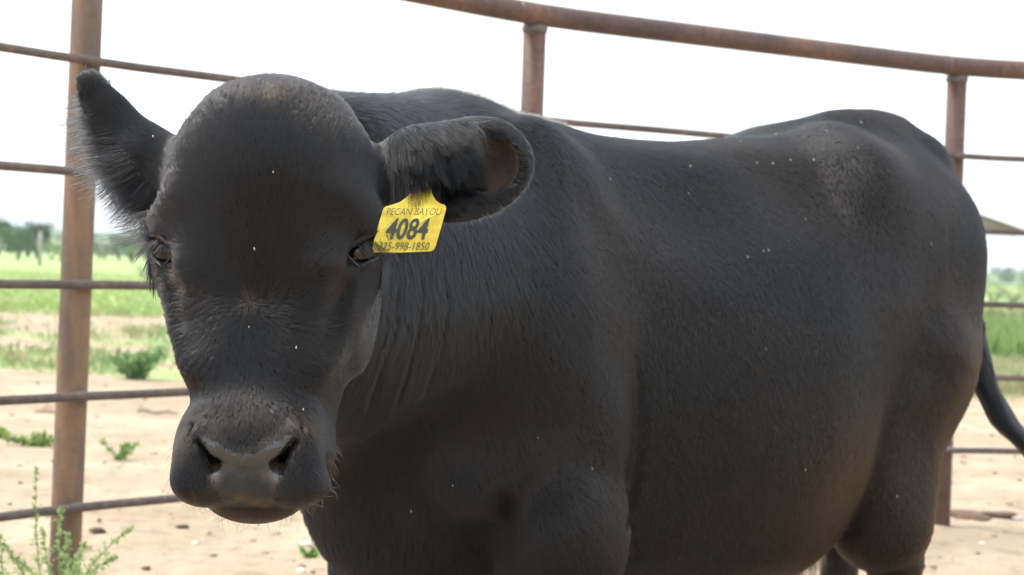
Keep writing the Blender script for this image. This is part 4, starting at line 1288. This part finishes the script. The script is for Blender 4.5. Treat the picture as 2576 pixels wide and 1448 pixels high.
# a weathered stick
p = ground_at(345, 1042); q_ = ground_at(450, 1047)
V, F = tube([p + (q_ - p) * t + Vector((0, .02 * math.sin(t * 7), .02 + .006 * math.sin(t * 11))) for t in np.linspace(0, 1, 9)], [.010, .013, .014, .012, .013, .012, .010, .008, .004], 8)
tag(link('stick', mesh_py('stick', V, F), simple_mat('grey_wood', (.28, .22, .17), .85)), 'weathered grey stick lying on the sand left of the steer\'s muzzle', 'stick')

# ------------------------------------------------------------------ grass and weeds
def blades(name, X, Y, H_, W_, C, lean=.35, seg=2, seed=1, label=None, leafy=False):
    r = np.random.default_rng(seed); n = len(X)
    Z = ground_h(X, Y)
    base = np.stack([X, Y, Z - .004], 1)
    az = r.uniform(0, 2 * math.pi, n); d = np.stack([np.cos(az), np.sin(az), np.zeros(n)], 1)
    fz = r.uniform(0, 2 * math.pi, n); w = np.stack([np.cos(fz), np.sin(fz), np.zeros(n)], 1) * W_[:, None]
    le = r.uniform(.1, 1, n) * lean
    mid = base + np.stack([d[:, 0] * le * H_ * .35, d[:, 1] * le * H_ * .35, H_ * .6], 1)
    tipp = base + np.stack([d[:, 0] * le * H_ * 1.1, d[:, 1] * le * H_ * 1.1, H_ * (1 - .3 * le)], 1)
    if leafy: V = np.stack([base, mid - w, tipp, mid + w], 1)
    else: V = np.stack([base - w, base + w, mid + w * .8, tipp, mid - w * .8], 1)
    k = V.shape[1]
    F = np.arange(n)[:, None] * k + np.arange(k)[None]
    me_ = mesh_np(name, V.reshape(-1, 3), F, False)
    set_color(me_, 'tint', np.repeat(C, k, 0))
    o = link(name, me_, LEAF); tag(o, label, 'grass', kind='stuff'); return o
def gcol(n, seed=0, a=(.11, .20, .040), b_=(.30, .36, .13), dry=.15):
    r = np.random.default_rng(seed); t = r.uniform(size=(n, 1)); c = np.array(a) * (1 - t) + np.array(b_) * t
    dr = r.uniform(size=(n, 1)) < dry
    return np.where(dr, np.array([.42, .36, .20]) * r.uniform(.7, 1.1, (n, 1)), c)
def scatter(n, y0, y1, seed, pw=1.0, xlim=.40):
    r = np.random.default_rng(seed); Y = y0 + (y1 - y0) * r.uniform(size=n) ** pw; X = r.uniform(-xlim, xlim, n) * Y
    keep = r.uniform(size=n) < cover(X, Y); return X[keep], Y[keep]
# clumped patches in the middle distance
r_ = np.random.default_rng(12)
cx_, cy_ = scatter(2600, 11.8, 27, 31)
X = np.repeat(cx_, 16) + r_.normal(size=len(cx_) * 16) * .10; Y = np.repeat(cy_, 16) + r_.normal(size=len(cx_) * 16) * .10
hs = np.repeat(r_.uniform(.05, .22, len(cx_)), 16)
cl = np.repeat(gcol(len(cx_), 5, (.20, .29, .12), (.40, .46, .24), .18), 16, 0)
blades('grass_patches', X, Y, hs * r_.uniform(.5, 1.1, len(X)), .006 + .010 * r_.uniform(size=len(X)), cl, .9, 2, 3, 'low broken patches of weeds and grass behind the fence', True)
X, Y = scatter(42000, 26, 75, 33, 1.6)
blades('pasture_grass', X, Y, r_.uniform(.05, .15, len(X)), .010 + .014 * r_.uniform(size=len(X)), gcol(len(X), 6, (.26, .37, .13), (.45, .52, .22), .12), .6, 2, 4, 'pale green pasture grass running back to the trees')
# tall bright grass on the right
Xr = r_.uniform(4.6, 8.2, 16000); Yr = r_.uniform(19, 26, 16000)
kk = np.abs(Xr / Yr - .30) < .09; Xr, Yr = Xr[kk], Yr[kk]
blades('tall_grass', Xr, Yr, r_.uniform(.25, .62, len(Xr)), .008 + .010 * r_.uniform(size=len(Xr)), gcol(len(Xr), 9, (.20, .34, .10), (.36, .48, .19), .06), .7, 2, 5, 'tall bright green grass behind the fence at far right')
Xr = r_.uniform(3.6, 7.5, 9000); Yr = r_.uniform(15.0, 19, 9000)
kk = np.abs(Xr / Yr - .30) < .09; Xr, Yr = Xr[kk], Yr[kk]
blades('dry_weeds', Xr, Yr, r_.uniform(.08, .30, len(Xr)), .008 + .012 * r_.uniform(size=len(Xr)), gcol(len(Xr), 10, (.30, .36, .17), (.50, .50, .30), .35), 1.1, 2, 6, 'pale sprawling weeds in front of the tall grass at far right', True)
Xr = r_.uniform(-6, 10, 14000); Yr = r_.uniform(30, 44, 14000); kk = (Xr / Yr > .2) & (Xr / Yr < .4)
blades('scrub_growth', Xr[kk], Yr[kk], r_.uniform(.2, .75, kk.sum()), .02 + .03 * r_.uniform(size=kk.sum()), gcol(kk.sum(), 14, (.30, .36, .18), (.50, .52, .30), .25), .8, 2, 7, 'pale scrubby growth beyond the tall grass at far right', True)
# small sprigs growing singly in the sand
def leaf_cloud(C, n, size, r, col, seed, aniso=(1, 1, 1), up_bias=.3):
    rr_ = np.random.default_rng(seed); d = unit(rr_.normal(size=(n, 3))); P_ = np.array(C) + d * (rr_.uniform(size=(n, 1)) ** .4) * np.array(r)
    a = unit(rr_.normal(size=(n, 3)) + np.array([0, 0, up_bias])); b_ = unit(np.cross(a, rr_.normal(size=(n, 3))))
    s = size * rr_.uniform(.5, 1.3, (n, 1))
    V = np.stack([P_ - a * s, P_ + b_ * s * .45, P_ + a * s, P_ - b_ * s * .45], 1)
    return V, np.clip(np.array(col) * rr_.uniform(.55, 1.5, (n, 1)), 0, .8)
def sprig(px, py, h, w, nst, label, seed, col=(.31, .42, .19), name='weed_sprig', leaf=.02):
    p = ground_at(px, py); z = float(ground_h(np.array([p.x]), np.array([p.y]))[0]); r = np.random.default_rng(seed)
    root = empty(name, (p.x, p.y, z)); tag(root, label, 'weed')
    Vs = []; Cs = []; SV = []; SF = []
    for i in range(nst):
        a = r.uniform(0, 6.28); tipv = Vector((math.cos(a) * w * r.uniform(.3, 1), math.sin(a) * w * r.uniform(.3, 1) * .6, h * r.uniform(.5, 1)))
        V, F = tube([Vector((0, 0, -.01)), tipv * .5 + Vector((0, 0, h * .08)), tipv], [.0022, .0018, .001], 5); o0 = len(SV); SV += V; SF += [tuple(x + o0 for x in f) for f in F]
        for t in np.linspace(.15, 1, 9):
            V, C = leaf_cloud(np.array(tipv) * t, 5, leaf, (leaf * 1.2,) * 3, col, int(r.integers(1e6))); Vs.append(V); Cs.append(C)
    Vs = np.concatenate(Vs); Cs = np.concatenate(Cs)
    lm = mesh_np('foliage', Vs.reshape(-1, 3), np.arange(len(Vs) * 4).reshape(-1, 4), False); set_color(lm, 'tint', np.repeat(Cs, 4, 0))
    link('foliage', lm, LEAF, root); link('stem', mesh_py('stem', SV, SF), STEM, root)
    return root
STEM = simple_mat('stem', (.17, .24, .08), .7)
sprig(345, 955, .26, .32, 14, 'dark green leafy weed left of the steer\'s cheek among paler weeds', 3, (.19, .31, .13), 'leafy_weed', .036)
sprig(90, 1118, .07, .16, 7, 'low grassy weed on the sand left of the left fence post', 4, (.22, .32, .10), leaf=.02)
sprig(300, 1158, .12, .12, 5, 'thin seedling on the sand between the left post and the muzzle', 5, (.22, .33, .10), leaf=.016)
sprig(778, 1415, .045, .05, 7, 'tiny green sprig beside the pale stone below the muzzle', 6, (.20, .34, .08), leaf=.008)
sprig(12, 1090, .06, .08, 4, 'small weed on the sand at the left edge of the picture', 7, (.22, .32, .10), leaf=.02)
# feathery weed in the near left corner
fw = empty('feathery_weed', tuple(ground_at(150, 1640))); tag(fw, 'tall feathery light green weed growing against the foot of the left fence post', 'weed')
D0 = 4.25
stems = [[(150, 1640), (148, 1500), (150, 1380), (152, 1280)], [(150, 1640), (110, 1500), (92, 1350), (90, 1180)], [(150, 1640), (190, 1490), (260, 1390), (328, 1330)],
         [(150, 1640), (170, 1500), (190, 1420), (215, 1370)], [(150, 1640), (100, 1520), (50, 1430), (10, 1370)], [(150, 1640), (120, 1520), (80, 1440), (30, 1400)],
         [(150, 1640), (180, 1530), (230, 1440), (290, 1400)], [(150, 1640), (140, 1520), (120, 1420), (105, 1330)], [(150, 1640), (165, 1520), (165, 1420), (172, 1345)],
         [(110, 1640), (70, 1540), (20, 1470), (-30, 1420)], [(180, 1640), (190, 1540), (200, 1460), (195, 1400)], [(60, 1640), (30, 1540), (10, 1460), (0, 1350)]]
Vs = []; Cs = []; off = -np.array(fw.location)
for si, st in enumerate(stems):
    r = np.random.default_rng(100 + si)
    dd = D0 + r.uniform(-.10, .06)
    P_ = [np.array(at(x, y, dd + .02 * k_)) + off for k_, (x, y) in enumerate(st)]
    ln = [np.array(v) for v in catmull([tuple(p) for p in P_], 8)]
    V, F = tube([Vector(v) for v in ln], list(np.linspace(.0028, .0008, len(ln))), 6)
    link('stem', mesh_py('stem', V, F), STEM, fw)
    for k_ in range(5, len(ln)):
        t = k_ / len(ln)
        for _ in range(3):
            # short side spray carrying small narrow leaves
            dirv = unit((np.array(ln[k_] - ln[k_ - 1]) * 18 + r.normal(size=3) * .5)[None])[0]
            l_ = .045 * (1.15 - t) * r.uniform(.5, 1.1)
            for u_ in np.linspace(.1, 1, 5):
                c_ = ln[k_] + dirv * l_ * u_
                V, C = leaf_cloud(c_, 2, .0050, (.004,) * 3, (.42, .53, .25), int(r.integers(1e6))); Vs.append(V); Cs.append(C)
Vs = np.concatenate(Vs); Cs = np.concatenate(Cs)
lm = mesh_np('foliage', Vs.reshape(-1, 3), np.arange(len(Vs) * 4).reshape(-1, 4), False); set_color(lm, 'tint', np.repeat(Cs, 4, 0))
link('foliage', lm, LEAF, fw)

# ================================================================== FAR: hills, trees, poles, shed
def hill_h(az, r):
    a = np.degrees(az)
    n = np.sin(a * .31 + 1) * .5 + np.sin(a * .9 + 2) * .25 + np.sin(a * 2.3) * .12
    left = 9.5 + 2.5 * n; right_ = 6.5 + 3 * n
    w = sm(a, -8, 6)
    near = (left * (1 - w) + right_ * w) * sm(r, 420, 900) 
    farr = (20 + 9 * (np.sin(a * .17 + 3) * .6 + np.sin(a * .7) * .4)) * sm(r, 1300, 2300)
    return near * sm(-r, -1500, -950) + farr - .5 * (r < 421)
azh = np.radians(np.linspace(-75, 75, 360)); rh = np.geomspace(400, 3200, 46)
A2, R2 = np.meshgrid(azh, rh, indexing='ij'); X2 = (R2 * np.sin(A2)).ravel(); Y2 = (R2 * np.cos(A2)).ravel()
Z2 = hill_h(A2, R2).ravel() + fnoise(np.stack([X2, Y2, X2 * 0], 1), .03, 70) * 1.2 * sm(R2.ravel(), 500, 900)
na, nr = A2.shape; ia, ir = np.meshgrid(np.arange(na - 1), np.arange(nr - 1), indexing='ij'); i0 = (ia * nr + ir).ravel()
hm = mesh_np('hills', np.stack([X2, Y2, Z2], 1), np.stack([i0, i0 + 1, i0 + nr + 1, i0 + nr], 1))
m, nt, b = new_mat('hill_scrub'); tcn = node(nt, 'ShaderNodeTexCoord'); nh = noise(nt, .022, 6, .62, tcn.outputs['Object'])
rh_ = ramp(nt, nh.outputs['Fac'], [(.36, (.035, .065, .025)), (.48, (.07, .12, .035)), (.56, (.20, .26, .08)), (.72, (.27, .31, .11))])
nt.links.new(rh_.outputs['Color'], b.inputs['Base Color']); b.inputs['Roughness'].default_value = 1
g = link('hills', hm, m); g['kind'] = 'structure'; g['label'] = 'low scrubby green hills along the horizon'
BARK = simple_mat('bark', (.09, .07, .055), .9)
def tree(px, d, hgt, wid, seed, label, col=(.085, .15, .055), n=1100, name='mesquite_tree', group='low trees across the pasture'):
    X_ = (px - 1288) / F_PX * d; Y_ = d
    root = empty(name, (X_, Y_, 0)); tag(root, label, 'tree', group)
    r = np.random.default_rng(seed)
    SV = []; SF = []
    for i in range(4):
        a = r.uniform(0, 6.28); tv = Vector((math.cos(a) * wid * .3, math.sin(a) * wid * .3, hgt * .7))
        V, F = tube([Vector((0, 0, -.1)), tv * .45 + Vector((0, 0, .15)), tv], [hgt * .035, hgt * .024, hgt * .008], 6); o0 = len(SV); SV += V; SF += [tuple(x + o0 for x in f) for f in F]
    link('trunk', mesh_py('trunk', SV, SF), BARK, root)
    Vs = []; Cs = []
    nb = 9
    for i in range(nb):
        a = r.uniform(0, 6.28); q = r.uniform(0, 1) ** .5
        c_ = (math.cos(a) * wid * .33 * q, math.sin(a) * wid * .33 * q, hgt * r.uniform(.30, .82))
        V, C = leaf_cloud(c_, n // nb, hgt * .032, (wid * .22, wid * .22, hgt * .20), np.array(col) * r.uniform(.7, 1.5), int(r.integers(1e6))); Vs.append(V); Cs.append(C)
    Vs = np.concatenate(Vs); Cs = np.concatenate(Cs)
    lm = mesh_np('crown', Vs.reshape(-1, 3), np.arange(len(Vs) * 4).reshape(-1, 4), False); set_color(lm, 'tint', np.repeat(Cs, 4, 0))
    link('crown', lm, LEAF, root); return root
tree(-12, 150, 4.0, 5.0, 1, 'tall dark green tree cut by the left edge of the picture', n=1800)
tree(42, 142, 2.6, 3.0, 2, 'round dark bush-like tree low in front of the tall one at far left', (.045, .10, .022), 1500)
tree(92, 175, 4.2, 3.6, 3, 'dark tree directly behind the far-left utility pole', (.04, .075, .032), 1500)
tree(68, 190, 4.2, 3.2, 31, 'rounded blue-green tree between the tall left-edge tree and the utility pole', (.04, .075, .035), 1300)
tree(128, 165, 2.2, 3.2, 4, 'light green low tree left of the left fence post', (.13, .20, .055))
tree(150, 150, 1.6, 3.4, 41, 'pale low bush half hidden behind the left fence post', (.12, .20, .05))
tree(262, 190, 2.5, 3.4, 5, 'dark low tree just right of the left fence post', (.05, .09, .035))
tree(300, 175, 2.9, 3.6, 6, 'darkest tree in the row between the left post and the steer\'s head', (.035, .07, .03), 1300)
tree(330, 155, 2.0, 1.9, 7, 'light green round bush in front of the dark row left of the steer\'s head', (.13, .21, .05))
tree(368, 185, 3.2, 3.6, 8, 'dark tree touching the steer\'s eye on the left', (.045, .08, .035), 1300)
tree(356, 70, .55, .75, 9, 'single small bush standing in the open pasture left of the steer\'s cheek', (.08, .15, .04), 500)
tree(246, 210, 2.0, 3.4, 43, 'yellow-green bush beside the right edge of the left fence post', (.15, .22, .06))
tree(412, 190, 3.0, 4.0, 44, 'dark tree mostly hidden behind the steer\'s face', (.045, .08, .035))
tree(2540, 60, 1.0, 1.8, 10, 'pale grey-green shrub behind the fence at far right', (.16, .19, .10), 900)
tree(2500, 75, 1.1, 2.0, 11, 'yellow-green shrub next to the hindquarters at far right', (.20, .26, .09), 900)
tree(2600, 95, 1.6, 3.0, 12, 'grey-green shrub cut by the right edge of the picture', (.14, .18, .09), 900)
# far wood along the hills
r_ = np.random.default_rng(90)
n = 900; az_ = np.radians(r_.uniform(-30, 32, n)); rd = r_.uniform(480, 1500, n) ; hz_ = hill_h(az_, rd)
Vs = []; Cs = []
for i in range(n):
    hgt = r_.uniform(2.5, 5); c_ = (rd[i] * math.sin(az_[i]), rd[i] * math.cos(az_[i]), hz_[i] + hgt * .4)
    V, C = leaf_cloud(c_, 45, hgt * .22, (hgt * .8, hgt * .8, hgt * .45), np.array((.045, .08, .03)) * r_.uniform(.7, 2.2), i); Vs.append(V); Cs.append(C)
Vs = np.concatenate(Vs); Cs = np.concatenate(Cs)
lm = mesh_np('distant_wood', Vs.reshape(-1, 3), np.arange(len(Vs) * 4).reshape(-1, 4), False); set_color(lm, 'tint', np.repeat(Cs, 4, 0))
tag(link('distant_wood', lm, LEAF), 'scattered scrub and trees far off on the low hills', 'wood', kind='stuff')
POLE = simple_mat('pole_wood', (.30, .28, .25), .9)
def pole(px, d, hgt, rad, label):
    X_ = (px - 1288) / F_PX * d
    V, F = tube([Vector((0, 0, -.2)), Vector((0, 0, hgt))], [rad * 1.1, rad], 12)
    o = link('utility_pole', mesh_py('utility_pole', V, F), POLE, None, (X_, d, 0)); tag(o, label, 'pole', None)
pole(98, 100, 2.05, .11, 'grey wooden pole in front of the dark trees at far left')
pole(2474, 110, 1.65, .11, 'pale post at the foot of the hills right of the hindquarters')
# open pole shed far right, partly hidden behind the steer
sd = 30.0
def sx(px): return (px - 1288) / F_PX * sd
shed = empty('pole_shed', (sx(2500), sd, 0)); tag(shed, 'low open shed with tan metal roof and rusty beam behind the hindquarters at far right', 'shed')
so = Vector(shed.location)
M_ROOF = simple_mat('roof_sheet', (.24, .20, .135), .6); M_BRACE = simple_mat('brace_rod', (.25, .36, .36), .5)
zb = CAM_H + .905
V, F = tube([Vector((sx(2150), sd, zb)) - so, Vector((sx(2760), sd, zb)) - so], .062, 16); link('beam', mesh_py('beam', V, F), PIPE, shed)
xl, xr = sx(2150), sx(2566); z0 = zb + .07
ridge = z0 + .92
rv = [Vector((xr, sd, z0)), Vector((xl, sd, ridge)), Vector((xl, sd + 4, ridge)), Vector((xr, sd + 4, z0))]
V = [v - so for v in rv] + [v - so - Vector((0, 0, .04)) for v in rv]
link('roof', mesh_py('roof', V, [(0, 1, 2, 3), (7, 6, 5, 4), (0, 4, 5, 1), (1, 5, 6, 2), (2, 6, 7, 3), (3, 7, 4, 0)], False), M_ROOF, shed)
gv = [Vector((xr, sd + .03, z0 - .05)), Vector((xl, sd + .03, z0 - .05)), Vector((xl, sd + .03, ridge - .05))]
V = [v - so for v in gv] + [v - so + Vector((0, .04, 0)) for v in gv]
link('gable', mesh_py('gable', V, [(0, 1, 2), (5, 4, 3), (0, 3, 4, 1), (1, 4, 5, 2), (2, 5, 3, 0)], False), M_ROOF, shed)
for px in (2180, 2420, 2700):
    for yy in (0, 4):
        if px == 2700 and yy == 4: continue
        V, F = tube([Vector((sx(px), sd + yy + .01, -.2)) - so, Vector((sx(px), sd + yy + .01, zb)) - so], .055, 12); link('post', mesh_py('post', V, F), PIPE, shed)
def rod(a, b_):
    V, F = tube([Vector((sx(a[0]), sd, CAM_H + .905 - (a[1] - 583) / F_PX * sd)) - so, Vector((sx(b_[0]), sd, CAM_H + .905 - (b_[1] - 583) / F_PX * sd)) - so], .008, 6)
    link('brace_rod', mesh_py('brace_rod', V, F), M_BRACE, shed)
rod((2547, 590), (2440, 657)); rod((2510, 612), (2440, 600))

# ================================================================== AIR
bmh = bmesh.new(); bmesh.ops.create_cube(bmh, size=1)
for v in bmh.verts: v.co = Vector((v.co.x * 5400, v.co.y * 5400, v.co.z * 46 + 21))
hz_me = bpy.data.meshes.new('haze'); bmh.to_mesh(hz_me); bmh.free()
m = bpy.data.materials.new('haze'); m.use_nodes = True; nt = m.node_tree; nt.nodes.remove(nt.nodes['Principled BSDF'])
pv = node(nt, 'ShaderNodeVolumePrincipled'); pv.inputs['Color'].default_value = (.86, .93, 1, 1); pv.inputs['Density'].default_value = .0004
nt.links.new(pv.outputs['Volume'], nt.nodes['Material Output'].inputs['Volume'])
hz_o = link('haze', hz_me, m); hz_o['kind'] = 'stuff'; hz_o['label'] = 'thin pale haze over the pasture and hills'
